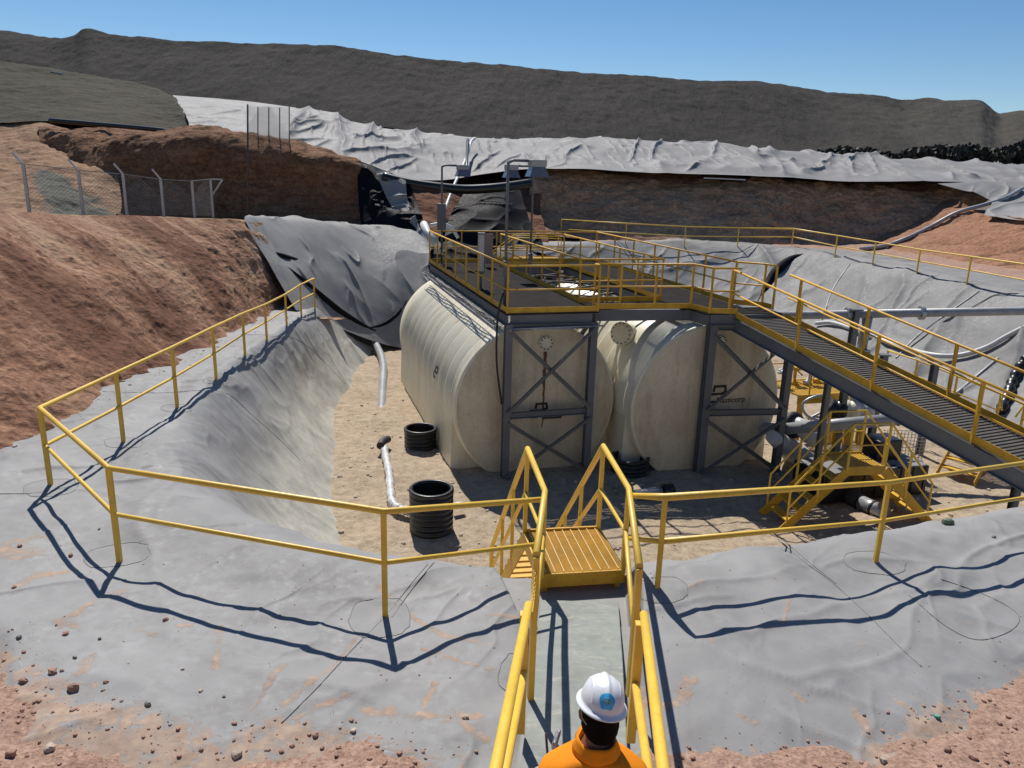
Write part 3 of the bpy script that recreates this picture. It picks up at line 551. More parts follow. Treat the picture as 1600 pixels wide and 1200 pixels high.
seam([(380, 523), (440, 525), (480, 540), (540, 600)], .005, 50, WELDL)
seam([(0, 772), (60, 770), (120, 758)], .006, 20)
STONE = [paint("stone_"+n_, c, .9, .35, 12, (.3, .2, .14), .4) for n_, c in (('red', (.40, .24, .175)), ('grey', (.26, .24, .21)), ('pale', (.52, .43, .34)))]
def stone_mesh(s, seed):
    m = MB(); rr = random.Random(seed); nl, na = 7, 10; vs = []
    for i in range(nl+1):
        th_ = math.pi*i/nl
        for j in range(na):
            ph = 2*math.pi*j/na; p = np.array([math.sin(th_)*math.cos(ph), math.sin(th_)*math.sin(ph), math.cos(th_)])
            k = 1+.38*float(vnoise((p*1.4+seed*3.1)[None], seed)[0])+.15*float(vnoise((p*3.2+seed)[None], seed)[0]); p = np.clip(p*k, -.85, .85); vs.append(tuple(p*np.array(s)))
    fs = [(i*na+j, (i+1)*na+j, (i+1)*na+(j+1) % na, i*na+(j+1) % na) for i in range(nl) for j in range(na)]
    m.add(vs, fs, False); return m
stones = [(31, 854, 7, 0), (155, 827, 4, 1), (88, 977, 4, 1), (29, 997, 8, 1), (156, 999, 6, 1), (259, 969, 8, 0), (117, 1028, 6, 1), (83, 1052, 16, 0), (115, 1077, 20, 0), (231, 1102, 10, 1), (285, 1046, 6, 2), (314, 1080, 7, 2), (493, 1150, 15, 0),
          (476, 1131, 6, 0), (78, 1170, 20, 2), (440, 1175, 7, 0), (37, 1065, 15, 0), (728, 1122, 11, 2), (552, 1143, 10, 2), (17, 1180, 18, 0), (350, 1089, 5, 1), (1553, 840, 6, 1), (111, 869, 8, 0), (103, 991, 9, 0), (22, 919, 7, 0), (97, 1048, 8, 2), (370, 1180, 20, 2),
          (1562, 1132, 8, 0), (1480, 1172, 16, 0), (1520, 1185, 12, 0), (1380, 1190, 10, 2), (735, 885, 4, 1), (1065, 1185, 9, 0), (1350, 1118, 5, 1)]
big = {7: "red-brown stone at the lower left edge of the liner, upper of the big pair", 8: "flat dark red stone below the big pair at the lower left liner edge", 12: "rounded brown stone on the liner's edge left of the footbridge", 9: "dark upright stone alone on the lower left liner", 14: "large tan stone on the soil in the bottom left corner", 17: "pale stone on soil by the liner edge near the left ramp rail"}
SL = {0: "reddish stone on the dusty liner patch at the left edge, below the corner post", 1: "small dark stone on the liner left of the front-left corner post", 2: "grey stone at the dust patch below the handrail's corner shadow", 3: "dark stone at the left edge of the liner, halfway down", 4: "small dark stone on open liner left of the middle handrail shadow",
 5: "brown stone lying right on the front handrail's lower shadow line", 6: "small grey stone on the liner just above the pair of big stones", 10: "pale stone on open liner between the dust streaks, left front", 11: "pale stone at the lower end of a dust streak, left front", 13: "small red stone beside the rounded brown stone near the liner's edge",
 15: "small red stone on the soil rim below the liner, left of centre", 16: "red-brown stone on the soil at the left edge, left of the big pair", 18: "pale stone near the liner's edge, right of the rounded brown stone", 19: "red-brown stone in the very bottom left corner", 20: "tiny dark stone at the liner's ragged lower edge, left of centre", 21: "small dark stone on the right berm near the gangway's foot",
 22: "red stone beside the streak of dust left of the front-left post", 23: "red stone next to the grey one below the corner shadow", 24: "small red stone on the liner close to the left picture edge", 25: "pale stone directly left of the big stones at the liner's edge", 26: "pale flat stone on the soil at the bottom, left of centre",
 27: "red stone on the soil at lower right, right of the teal scrap", 28: "larger red stone low on the soil at lower right", 29: "red stone in the bottom right corner area", 30: "pale stone at the bottom edge, right of the ramp rails", 31: "tiny dark stone on the liner left of the yellow landing", 32: "red stone on the soil just right of the near ramp rail", 33: "small dark stone at the edge of the liner at lower right"}
for i, (x, y, s, c) in enumerate(stones):
    p = hit(x, y); k = s*p.length/F*(.40 if s > 12 else .5)
    o = stone_mesh((k, k*random.uniform(.7, 1), k*random.uniform(.55, .85)), i+3).build('stone', STONE[c], None); o.location = p+V(0, 0, k*.3); o.rotation_euler.z = random.random()*6
    tag(o, big.get(i) or SL[i], 'stone', None if i in big else 'small stones scattered over liner and soil')
# gravel on the foreground soil
vs, fs = [], []; base = []
for i in range(6):
    mm = stone_mesh((1, .8, .6), 100+i); base.append((np.array(mm.v), np.array(mm.f)))
cnt = 0
def scatter(n, xr, yr, smin, smax, cond, tr):
    global cnt
    for _ in range(n):
        x, y = random.uniform(*xr), random.uniform(*yr)
        if not cond(x, y): continue
        z = down(x, y, tr, None)
        if z is None: continue
        s = smin+(smax-smin)*random.random()**5; bv, bf = base[random.randrange(6)]; a = random.random()*6.3; ca, sa = math.cos(a), math.sin(a)
        v = bv*s@np.array([[ca, sa, 0], [-sa, ca, 0], [0, 0, 1]])+np.array([x, y, z+s*.15]); fs.append(bf+cnt); vs.append(v); cnt += len(v)
def cfg(x, y): return float(edge_d(np.array([[x, y, 0.]]))[0]) > -.25+random.random()*.3 and abs(x-(.4+(y-3)*.07)) > .55
scatter(9000, (-6, 6.5), (3.2, 7.4), .004, .026, cfg, [3, 0])
scatter(500, (-6, 6), (5, 8), .004, .012, lambda x, y: True, [0, 3])
gr = mesh_np("gravel", np.concatenate(vs), np.concatenate(fs), STONE[0], smooth=False); tag(gr, "small gravel strewn over the reddish soil at the bottom edge", "gravel", kind="stuff")
vs, fs = [], []; cnt = 0
scatter(1500, (-6, 14), (12, 24), .012, .07, lambda x, y: True, [2])
scatter(420, (-9.5, -7.2), (9, 26), .010, .045, lambda x, y: True, [0])
gr2 = mesh_np("gravel", np.concatenate(vs), np.concatenate(fs), STONE[2], smooth=False); tag(gr2, "small clods and pebbles on the sandy pit floor", "gravel", kind="stuff")
#PART2
# ------------------------------------------------------------------ tanks
AX, BX, ZX = V(-.2865, .958, 0), V(.958, .2865, 0), V(0, 0, 1)
CREAM = M_("cream_plastic", .42); _a = CREAM.noise(1.2, 8, .6, .4); _b = CREAM.noise(2.2, 8, .7, .3, CREAM.map((1, 1, .18)))
CREAM.col(CREAM.mix(CREAM.cr(_b, [(.5, (0,)*3), (.78, (.8,)*3)]), CREAM.cr(_a, [(.3, (.70, .65, .48)), (.7, (.78, .735, .57))]), (.46, .34, .2)))
CREAM.bump(CREAM.noise(25, 5, .6), .004, .5); CREAM = CREAM.m
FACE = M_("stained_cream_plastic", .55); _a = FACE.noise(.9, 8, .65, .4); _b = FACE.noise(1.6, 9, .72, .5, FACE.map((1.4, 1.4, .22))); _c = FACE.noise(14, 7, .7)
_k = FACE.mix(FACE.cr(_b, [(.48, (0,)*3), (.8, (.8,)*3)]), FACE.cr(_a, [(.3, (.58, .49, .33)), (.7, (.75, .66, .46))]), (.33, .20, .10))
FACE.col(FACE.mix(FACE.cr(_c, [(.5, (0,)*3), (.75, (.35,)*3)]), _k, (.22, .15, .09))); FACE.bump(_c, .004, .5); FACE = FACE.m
RUST = paint("rust_stain", (.20, .09, .045), .9, .4, 8)
INK = paint("black_marking", (.012, .012, .012), .5, .2, 8)
def text_mesh(body, size, mat, parent, M, name='lettering', ext=.003):
    cu = bpy.data.curves.new(name, 'FONT'); cu.body = body; cu.size = size; cu.extrude = ext; tmp = bpy.data.objects.new('tmp', cu); COL.objects.link(tmp)
    dg = bpy.context.evaluated_depsgraph_get(); me = bpy.data.meshes.new_from_object(tmp.evaluated_get(dg)); bpy.data.objects.remove(tmp)
    me.transform(M); me.materials.clear(); me.materials.append(mat); me.name = name; return link(bpy.data.objects.new(name, me), parent)
def ribbon(m, pts, wd, nrm, th=.006):
    pts = [Vector(p) for p in pts]
    for i, (a, b) in enumerate(zip(pts[:-1], pts[1:])):
        d = (b-a).normalized(); m.box((a+b)/2+nrm*(i % 2)*.001, ((b-a).length/2+wd*.42, wd/2, th/2), (d, nrm.cross(d).normalized(), nrm))
def tank(C, R, L, label, seed):
    root = thing('storage_tank', label, 'tank', (C.x, C.y, -7.4), 'cream cylindrical tanks'); c = V(0, 0, C.z+7.4)
    prof = [(R-.06, 0), (R-.03, .008), (R-.012, .025), (R-.003, .05), (R, .08)]; s = .42
    while s < L-.3:
        prof += [(R, s), (R+.006, s+.012), (R+.006, s+.045), (R-.010, s+.055), (R-.010, s+.07), (R, s+.085)]; s += .72+.12*math.sin(s*7)
    prof += [(R, L-.1), (R-.12, L), (.001, L+.05)]
    m = MB(); m.lathe(prof, c, AX, 96, True, BX); m.build('barrel', CREAM, root)
    m = MB(); m.lathe([(R-.062, .0), (R*.93, -.012), (R*.6, -.03), (R*.25, -.035), (.001, -.038)], c+AX*.0, AX, 96, True, BX); m.build('end_cap', FACE, root)
    # cradle with straight flanks standing on the sand
    for sgn in (-1, 1):
        m = MB(); nseg = 16; vs = []
        for a_, top in ((.35, 0), (L-.35, 0)):
            for k in range(nseg+1):
                ph = math.radians(8+66*k/nseg); vs.append(c+AX*a_+BX*sgn*R*math.cos(ph)*1.0+ZX*(-R*math.sin(ph)))
            vs.append(c+AX*a_+BX*sgn*(R*.28)+ZX*(-c.z-.3)); vs.append(c+AX*a_+BX*sgn*(R*1.01)+ZX*(-c.z-.3))
        n_ = nseg+3; fs = [tuple(range(n_)), tuple(range(n_, 2*n_))[::-1]]+[(i, i+n_, (i+1) % n_+n_, (i+1) % n_) for i in range(n_)]
        if sgn > 0: fs = [f[::-1] for f in fs]
        m.add(vs, fs); m.build('cradle', CREAM, root)
    return root, c
def flange(parent, c, ax, r, L, mat=None, nb=12, name='flange'):
    ax = Vector(ax).normalized(); m = MB(); m.lathe([(.001, L+.03), (r, L+.03), (r, L-.02), (r*.78, L-.02), (r*.78, 0)], c, ax, 28, False); m.lathe([(r*1.0, L-.03), (r*1.0, L-.08), (r*.7, L-.08)], c, ax, 28, False)
    o = m.build(name, mat or CREAM, parent); u = ax.cross(V(0, 0, 1)).normalized(); v = ax.cross(u); m = MB()
    for k in range(nb):
        a = 2*math.pi*k/nb; p = c+(u*math.cos(a)+v*math.sin(a))*r*.85; m.tube([p+ax*(L-.15), p+ax*(L+.075)], .016, 6)
    s_ = m.build('bolts', STEELD, o); return o
C1, C2 = V(.63, 18.38, -5.62), V(4.98, 18.78, -5.62); R1 = 2.10
T1_, c1 = tank(C1, R1, 9.3, "large cream ribbed tank on the left, with a rusty streak down its end face", 1)
T2_, c2 = tank(C2, R1, 9.3, "large cream tank on the right with black lettering on its end face", 2)
def face_pt(px, py, C, off=.05):
    r = ray(px, py); n = AX; t = (C-n*off).dot(n)/r.dot(n); return r*t
p = face_pt(851, 535, C1, .0)-T1_.location; flange(T1_, p+AX*.05, -AX, .17, .14, None, 10)
m = MB(); b0 = face_pt(852, 552, C1, .045)-T1_.location
for k in range(26):
    z0 = -k*.075; m.box(b0+ZX*z0+BX*(.008*math.sin(k*1.7)), ((.055-.0017*k)*random.uniform(.6, 1.1), .002, .04), (BX, AX, ZX))
m.build('rust_streak', RUST, T1_)
p = face_pt(1125, 530, C2, .0)-T2_.location; flange(T2_, p+AX*.05, -AX, .11, .12, None, 8)
def emblem(root, o, u, v, n, k):
    m = MB(); P = [(.02, .40), (.04, .56), (.46, .56), (.5, .36), (.34, .28), (-.2, .28), (-.28, .10), (-.16, .0), (.1, .0)]
    ribbon(m, [o+u*(x*k)+v*(y*k) for x, y in P], .085*k, n); m.build('emblem', INK, root)
e1 = face_pt(836, 652, C1, .046)-T1_.location; emblem(T1_, e1, BX, ZX, -AX, .62)
m = MB(); m.box(e1+BX*.45+ZX*(-.03), (.26, .002, .035), (BX, AX, ZX)); m.build('marking_bar', INK, T1_)
e2 = face_pt(1113, 628, C2, .046)-T2_.location; emblem(T2_, e2, BX, ZX, -AX, .72)
tp_ = face_pt(1119, 630, C2, .05)-T2_.location
text_mesh("Plasticorp", .21, INK, T2_, Matrix(((BX.x, 0, AX.x*-1, tp_.x), (BX.y, 0, AX.y*-1, tp_.y), (0, 1, 0, tp_.z), (0, 0, 0, 1))))
ph = math.radians(8); n_s = (-BX*math.cos(ph)+ZX*math.sin(ph)); o_ = c1+AX*2.55+n_s*(R1+.034); emblem(T1_, o_-ZX*.15, -AX, (ZX*math.cos(ph)+BX*math.sin(ph)), n_s, .55)
# bolted manhole on the upper left flank of tank 2
ph = math.radians(38); n_f = (-BX*math.cos(ph)+ZX*math.sin(ph)*.55).normalized()
r_ = ray(971, 521); best = None
for k in range(400):
    q = r_*(19+k*.01); d_ = q-C2; a_ = d_.dot(AX); rad = (d_-AX*a_).length
    if rad <= R1+.30: best = q; break
fc = best-T2_.location if best else c2
flange(T2_, fc-(-BX*.8-AX*.62+ZX*.12).normalized()*.42, (-BX*.8-AX*.62+ZX*.12), .31, .42, None, 14)
# ------------------------------------------------------------------ steel platform over the tanks
O = V(-.20, 17.62, -3.2); PF = thing('elevated_walkway', "grey steel platform with yellow railings standing on columns over both cream tanks", 'walkway', (O.x, O.y, -7.4))
def Lp(a, b, z=0): return O+AX*a+BX*b+ZX*z-PF.location
GRATE = M_("grating", .85, 0, .12); _v = GRATE.noise(3, 6, .6); GRATE.col(GRATE.cr(_v, [(.3, (.020, .016, .014)), (.7, (.045, .034, .028))])); GRATE = GRATE.m
def deck(name, corners, mat, parent, loc, step=.06, th=.03, solid=True):
    """grating between two edges: corners a0,b0 (near edge) and a1,b1 (far edge)"""
    p00, p01, p11, p10 = [Vector(c) for c in corners]; m = MB(); n = max(2, int((p10-p00).length/step)); W_ = (p01-p00).length
    up = (p01-p00).cross(p10-p00).normalized(); up = up if up.z > 0 else -up
    for i in range(n+1):
        f = i/n; m.beam(p00.lerp(p10, f)-up*th/2, p01.lerp(p11, f)-up*th/2, .012 if not solid else step*.62, th, up)
    n2 = max(2, int(W_/.12))
    for i in range(n2+1):
        f = i/n2; m.beam(p00.lerp(p01, f)-up*(th/2+.003), p10.lerp(p11, f)-up*(th/2+.003), .008, th, up)
    return m.build(name, mat, parent)
def quadL(a0, b0, a1, b1, z=0): return [Lp(a0, b0, z), Lp(a0, b1, z), Lp(a1, b1, z), Lp(a1, b0, z)]
deck('grating', quadL(.02, .02, 10.1, 2.34), GRATE, PF, PF, .1); deck('grating', quadL(8.95, 2.36, 10.1, 6.35), GRATE, PF, PF, .1)
deck('grating', quadL(.35, 2.36, 1.28, 4.58), GRATE, PF, PF, .1); deck('grating', quadL(.1, 4.6, 8.93, 6.35), GRATE, PF, PF, .1)
deck('grating', [Lp(-.62, 4.92), Lp(-.76, 6.9), Lp(.08, 6.9), Lp(.08, 4.8)], GRATE, PF, PF, .1)
def edge_beam(m, a0, b0, a1, b1, h=.26, w_=.12): m.ibeam(Lp(a0, b0, -.04-h/2), Lp(a1, b1, -.04-h/2), w_, h)
for (a0, b0, a1, b1) in ((0, .07, 10.1, .07), (0, 2.28, 10.1, 2.28), (0.07, .14, .07, 2.2), (10.05, .14, 10.05, 6.3), (8.98, 2.36, 8.98, 4.5), (.12, 4.66, 8.9, 4.66), (.12, 6.3, 9.98, 6.3), (1.24, 2.36, 1.24, 4.58)):
    one('beam', STEEL, PF, lambda m: edge_beam(m, a0, b0, a1, b1))
for (a0, b0, a1, b1) in ((.38, 2.36, .16, 4.86), (.12, 4.9, -.62, 4.98), (-.62, 5.0, -.74, 5.7), (-.74, 5.7, -.74, 6.9), (-.74, 6.9, .1, 6.9)):
    one('beam', STEEL, PF, lambda m: m.beam(Lp(a0, b0, -.16), Lp(a1, b1, -.16), .09, .28))
# columns, cross ties and diagonal braces
def column(x, y, zt, root=PF, w_=.16, zb=-7.5, name='column', mat=STEEL):
    p = V(x, y, 0)-V(root.location.x, root.location.y, 0); m = MB(); a, b = p+ZX*(zb-root.location.z), p+ZX*(zt-root.location.z)
    c = (a+b)/2; L2 = (b-a).length/2; m.box(c, (.008, w_/2, L2), (AX, BX, ZX))
    for s in (-1, 1): m.box(c+AX*s*w_*.5, (.008, w_/2, L2), (AX, BX, ZX))
    m.box(a+ZX*.15, (w_*.9, w_*.9, .02), (AX, BX, ZX)); return m.build(name, mat, root)
def wp(a, b): q = O+AX*a+BX*b; return q.x, q.y
cols = {'t1': wp(.06, .10), 't2': wp(.10, 2.26), 't3': wp(-.66, 5.06), 't4': wp(-.95, 7.15)}
for k, (x, y) in cols.items(): column(x, y, -3.46 if k != 't4' else -3.55, w_=.17 if k != 't3' else .2)
for a, b in ((10.0, .1), (10.0, 2.26), (9.9, 4.66), (10.0, 6.28), (5.0, 6.35), (9.2, 3.5)): column(*wp(a, b), -3.46)
def brace(p, q, w_=.10, off=0.0):
    m = MB(); p, q = Vector(p)-PF.location, Vector(q)-PF.location; d = (q-p).normalized(); s = d.cross(AX).normalized()
    m.box((p+q)/2-AX*off, ((q-p).length/2, w_/2, .006), (d, s, AX)); m.box((p+q)/2-AX*off+s*w_*.45-AX*.04, ((q-p).length/2, .006, .04), (d, s, AX)); m.build('brace', STEEL, PF)
for k1, k2, zt in (('t1', 't2', -3.5), ('t3', 't4', -3.62)):
    (x1, y1), (x2, y2) = cols[k1], cols[k2]; P = lambda x, y, z: V(x, y, z)
    zm = -5.72
    brace(P(x1, y1, zt-.1), P(x2, y2, zm+.1), .10, .10); brace(P(x1, y1, zm+.1), P(x2, y2, zt-.1), .10, .13)
    brace(P(x1, y1, zm-.15), P(x2, y2, -7.3), .10, .10); brace(P(x1, y1, -7.3), P(x2, y2, zm-.15), .10, .13)
    one('cross_beam', STEEL, PF, lambda m: m.ibeam(P(x1, y1, zm)-PF.location, P(x2, y2, zm)-PF.location, .12, .15))
    one('cross_beam', STEEL, PF, lambda m: m.ibeam(P(x1, y1, -3.52)-PF.location-AX*.03, P(x2, y2, -3.54)-PF.location-AX*.03, .14, .14))
for (a, b, z), (a2, b2, z2) in (((.2, 2.2, -.3), (2.6, 2.2, -2.2)), ((-.3, 5.2, -.3), (2.2, 5.1, -1.6)), ((9.9, .2, -.4), (9.9, 2.2, -3.4)), ((9.9, 2.2, -.4), (9.9, .2, -3.4)), ((9.95, 2.4, -.4), (9.95, 4.5, -3.2)), ((9.95, 4.5, -.4), (9.95, 2.4, -3.2)), ((9.98, 4.8, -.4), (9.98, 6.2, -3.2))):
    m = MB(); m.beam(Lp(a, b, z), Lp(a2, b2, z2), .08, .08); m.build('brace', STEEL, PF)
# horizontal bracing seen through the opening and above tank one
for i in range(5): one('brace', STEELD, PF, lambda m: m.beam(Lp(1.6+i*1.5, 2.4, -.26), Lp(2.8+i*1.5, 4.6, -.26), .07, .06)); one('brace', STEELD, PF, lambda m: m.beam(Lp(1.6+i*1.5, 4.6, -.24), Lp(2.8+i*1.5, 2.4, -.24), .07, .06))
def rl(pts, posts, toe=.13, **k): return railing(PF, [Lp(*p) for p in pts], [Lp(*p) for p in posts], .024, 1.1, True, toe, YD, .024, **k)
lin = lambda a0, b0, a1, b1, n: [(a0+(a1-a0)*i/(n-1), b0+(b1-b0)*i/(n-1)) for i in range(n)]
rl([(10.05, .05), (.03, .05)], lin(10.05, .05, .03, .05, 8)); rl([(.03, .05), (.03, 2.32)], [(.03, 2.32)]); rl([(.03, 2.32), (.32, 2.32)], [(.32, 2.32)])
rl([(1.3, 2.32), (8.92, 2.32)], lin(1.3, 2.32, 8.92, 2.32, 6)); rl([(1.3, 2.32), (1.3, 4.62)], [(1.3, 3.1), (1.3, 3.9), (1.3, 4.62)]); rl([(1.3, 4.64), (8.92, 4.64)], lin(2.5, 4.64, 8.92, 4.64, 5)); rl([(8.93, 2.36), (8.93, 4.6)], [(8.93, 3.4)])
rl([(10.08, .05), (10.08, 6.36)], lin(10.08, 1.2, 10.08, 6.36, 5)); rl([(10.08, 6.36), (.6, 6.36)], lin(8.4, 6.36, .6, 6.36, 6))
rl([(.34, 2.36), (.12, 4.86), (-.60, 4.98), (-.74, 5.66)], [(.28, 3.0), (.2, 3.9), (.12, 4.86), (-.60, 4.98)]); rl([(.6, 6.36), (.1, 6.9), (-.3, 6.95)], [(.1, 6.9), (-.3, 6.95)])
# cable ladder and conduits along the left edge
for o_ in (-.12, -.30): one('cable_ladder', GALV, PF, lambda m: m.beam(Lp(-.1, o_, -.30), Lp(9.4, o_, -.30), .02, .06))
m = MB()
for i in range(24): m.beam(Lp(.1+i*.39, -.12, -.31), Lp(.1+i*.39, -.30, -.31), .03, .02)
m.build('cable_ladder', GALV, PF)
for k in range(3):
    m = MB(); pts = [Lp(.3+j*.75, -.17-.05*k+.03*math.sin(j*1.9+k), -.27+.012*k+.04*math.sin(j*1.3+k*2)) for j in range(13)]; m.tube([Vector(q) for q in crom([tuple(x) for x in pts], np.linspace(0, 12, 50))], .014, 6); m.build('cable', RUBBER, PF)
m = MB(); pts = [Lp(.05, -.05, .5), Lp(.0, -.16, .1), Lp(-.02, -.2, -.3), Lp(.0, -.18, -1.2), Lp(.02, -.03, -2.2)]; m.tube([Vector(q) for q in crom([tuple(x) for x in pts], np.linspace(0, 4, 30))], .025, 6); m.build('cable', RUBBER, PF)
m = MB(); m.tube([Lp(-.04, .1, -.36), Lp(-.04, 2.5, -.34)], .022, 8); m.tube([Lp(-.04, .05, -.40), Lp(-.04, 2.2, -.38)], .014, 6); m.build('conduit', GALV, PF)
one('panel_board', paint("pinkish_board", (.42, .28, .22), .7, .1, 3), PF, lambda m: m.box(Lp(8.7, .62+1.2, .62), (.02, .16, .5), (AX, BX, ZX)))
# ramp from the platform down to the right-hand berm
d = V(.40, -.9165, -.156).normalized(); sdv = V(.9165, .40, 0); P0 = V(5.5, 18.9, -3.25); RP = thing('ramp_walkway', "long sloping steel gangway with yellow railings running from the platform to the right berm", 'gangway', (10.2, 8.2, -4.8))
def Rp(s, w__, z=0): return P0+d*s+sdv*w__+ZX*z-RP.location
S0, S1 = .35, 11.4
TREADM = paint("tread_steel", (.12, .105, .09), .55, .25, 3, (.2, .13, .08), .4)
m = MB(); n = int((S1-S0)/.095)
for i in range(n): 
    s = S0+i*(S1-S0)/n; m.box(Rp(s, .39, .0), (.036, .62, .012), (d, sdv, d.cross(sdv)*-1)); m.box(Rp(s+.036, .39, .012), (.006, .62, .016), (d, sdv, d.cross(sdv)*-1))
m.build('tread_deck', TREADM, RP)
one('under_plate', STEELD, RP, lambda m: m.beam(Rp(S0, .39, -.045), Rp(S1, .39, -.045), 1.2, .02))
for w__ in (-.27, 1.06): one('side_beam', STEEL, RP, lambda m: m.ibeam(Rp(S0-.2, w__, -.16), Rp(S1, w__, -.16), .13, .30, .014))
for w__, ps in ((-.25, (.05, 2.45, 4.6, 6.85, 9.0, 11.2)), (1.04, (1.0, 3.1, 5.3, 7.5, 9.6, 11.3))):
    sm = .05 if w__ < 0 else .6
    railing(RP, [Rp(sm, w__), Rp(11.4, w__)], [Rp(s, w__) for s in ps], .026, 1.1, True, .15, YD, .028)
for s, w__ in ((2.3, 1.0), (7.0, 1.0), (9.8, 1.0), (9.8, -.2)):
    if True:
        q = Rp(s, w__, -.3); one('column', STEEL, RP, lambda m: m.ibeam(q, V(q.x, q.y, (down(q.x+RP.location.x, q.y+RP.location.y)-RP.location.z)), .12, .12, .012, AX))
# ------------------------------------------------------------------ lamp posts on the platform
LAMPW = paint("lamp_housing", (.36, .36, .35), .35, .1, 5); GLASS = paint("lamp_glass_blue", (.13, .145, .19), .15, .2, 5)
def lamp(foot, top_z, arm, label, box=None):
    root = thing('floodlight_pole', label, 'floodlight', foot, 'floodlight poles on the platform'); h = top_z-foot.z
    one('pole', STEEL, root, lambda m: m.tube([V(0, 0, -.1), V(0, 0, h-.06), V(0, 0, h)+arm*.12, V(0, 0, h+.0)+arm*.5], .034, 10))
    e = V(0, 0, h)+arm*.72; s = arm.cross(ZX)
    m = MB(); m.box(e+ZX*.0-ZX*.05, (.19, .16, .08), (arm, s, ZX)); hd = m.build('lamp_head', LAMPW, root, .015)
    m = MB(); z0, z1 = -.12, -.36; A_ = [e+arm*(.16*i)+s*(.14*j)+ZX*z0 for i, j in ((-1, -1), (1, -1), (1, 1), (-1, 1))]; B_ = [e+arm*(.24*i)+s*(.21*j)+ZX*z1 for i, j in ((-1, -1), (1, -1), (1, 1), (-1, 1))]
    m.add(A_+B_, [(0, 1, 5, 4), (1, 2, 6, 5), (2, 3, 7, 6), (3, 0, 4, 7), (4, 5, 6, 7)]); m.build('reflector', GLASS, hd)
    if box: one('junction_box', STEEL, root, lambda m: m.box(V(0, -.08, box[0]), (box[1], .07, box[2])), .01)
    return root
q = at(690, 405, Y=27.2); lamp(V(q.x, q.y, -3.2), at(690, 258, Y=27.2).z, BX, "floodlight pole at the far left corner of the platform, with a grey switch box", (1.1+.5, .15, .45))
q = at(787, 478, z=-3.2); lamp(V(q.x+.02, q.y+.1, -3.2), at(790, 250, Y=q.y).z, BX, "tall floodlight pole at the near front of the platform, its lamp head seen large", (.9, .06, .2))
q = at(828, 425, Y=25.0); lamp(V(q.x, q.y, -3.2), at(835, 260, Y=25.0).z, -BX, "floodlight pole right of the nearest one, lamp arm turned back to the left", (.5, .07, .16))
one('switch_cabinet', STEEL, thing('control_cabinet', "narrow grey cabinet on a post at the platform's left railing", 'cabinet', at(752, 395, Y=21.5)), lambda m: (m.box(V(0, 0, .0), (.10, .07, .55)), m.box(V(0, 0, -.75), (.035, .035, .6))), .01)
one('door', GALV, bpy.data.objects['control_cabinet'], lambda m: m.box(V(0, -.075, 0), (.085, .006, .5)))
# ------------------------------------------------------------------ footbridge: ramp slab, its side rails, platform and stairs
slab = MB(); L_ = [(.02+(y-3.06)*.082, y, -3.87-(y-3.)*.142) for y in (-.6, 3.0, 5.0, 6.2, 7.72)]; Rr = [(.70+(y-2.7)*.115, y, -3.87-(y-3.)*.142) for y in (-.6, 3.0, 5.0, 6.2, 7.72)]
L_[4] = (L_[4][0], 7.72, -4.66); Rr[4] = (Rr[4][0], 7.72, -4.66); L_[0] = (-.25, -.6, -3.36); Rr[0] = (.45, -.6, -3.36)
vs = []
for l_, r__ in zip(L_, Rr): vs += [l_, r__, (l_[0], l_[1], l_[2]-.12), (r__[0], r__[1], r__[2]-.12)]
fs = []
for i in range(4):
    a = i*4; b = a+4; fs += [(a, a+1, b+1, b), (a+2, b+2, b+3, a+3), (a, b, b+2, a+2), (a+1, a+3, b+3, b+1)]
fs += [(0, 2, 3, 1), (16, 17, 19, 18)]; slab.add(vs, fs); sb = slab.build('ramp_slab', CONC, None, .01); tag(sb, "grey-green painted concrete ramp leading down to the yellow platform", 'ramp')
def slabz(y): return -3.87-(y-3.)*.142
def ramprail(label, foot_posts, rail_pts, mid_pts, chain=None):
    root = thing('ramp_handrail', label, 'handrail', foot_posts[0][0]); lo = root.location
    one('top_rail', Y_, root, lambda m: m.tube([p-lo for p in rail_pts], .0315, 16)); one('middle_rail', Y_, root, lambda m: m.tube([p-lo for p in mid_pts], .029, 14))
    for a, b in foot_posts:
        m = MB(); a_, b_ = a-lo, b-lo; m.box((a_+b_)/2, (.032, .032, (b_-a_).length/2)); m.build('post', Y_, root)
    return root
def onz(px, py, Y): return at(px, py, Y=Y)
for side in (-1, 1):
    if side < 0:
        p1 = at(813, 1143, z=slabz(4.55)); t1_ = at(828, 948, Y=p1.y+.0); e0 = at(826, 945, Y=p1.y+.08); e1_ = at(775, 1200, Y=2.95); far_e = e1_+(e1_-e0)*.75; m0 = at(819, 1050, Y=p1.y); m1 = at(790, 1200, Y=3.55)
    else:
        p1 = at(985, 1157, z=slabz(4.55)); t1_ = at(1004, 962, Y=p1.y+.0); e0 = at(1006, 960, Y=p1.y+.08); e1_ = at(1036, 1200, Y=2.95); far_e = e1_+(e1_-e0)*.75; m0 = at(993, 1068, Y=p1.y); m1 = at(1012, 1200, Y=3.5)
    fe = far_e; ramprail("near yellow ramp rail to the left of the helmeted person" if side < 0 else "near yellow ramp rail to the right of the helmeted person",
        [(p1, V(p1.x, p1.y, e0.z-.02)), (V(fe.x, fe.y, slabz(fe.y)), V(fe.x, fe.y, fe.z-.02))], [e0, e1_, far_e], [m0, m1, m1+(m1-m0)*1.2])
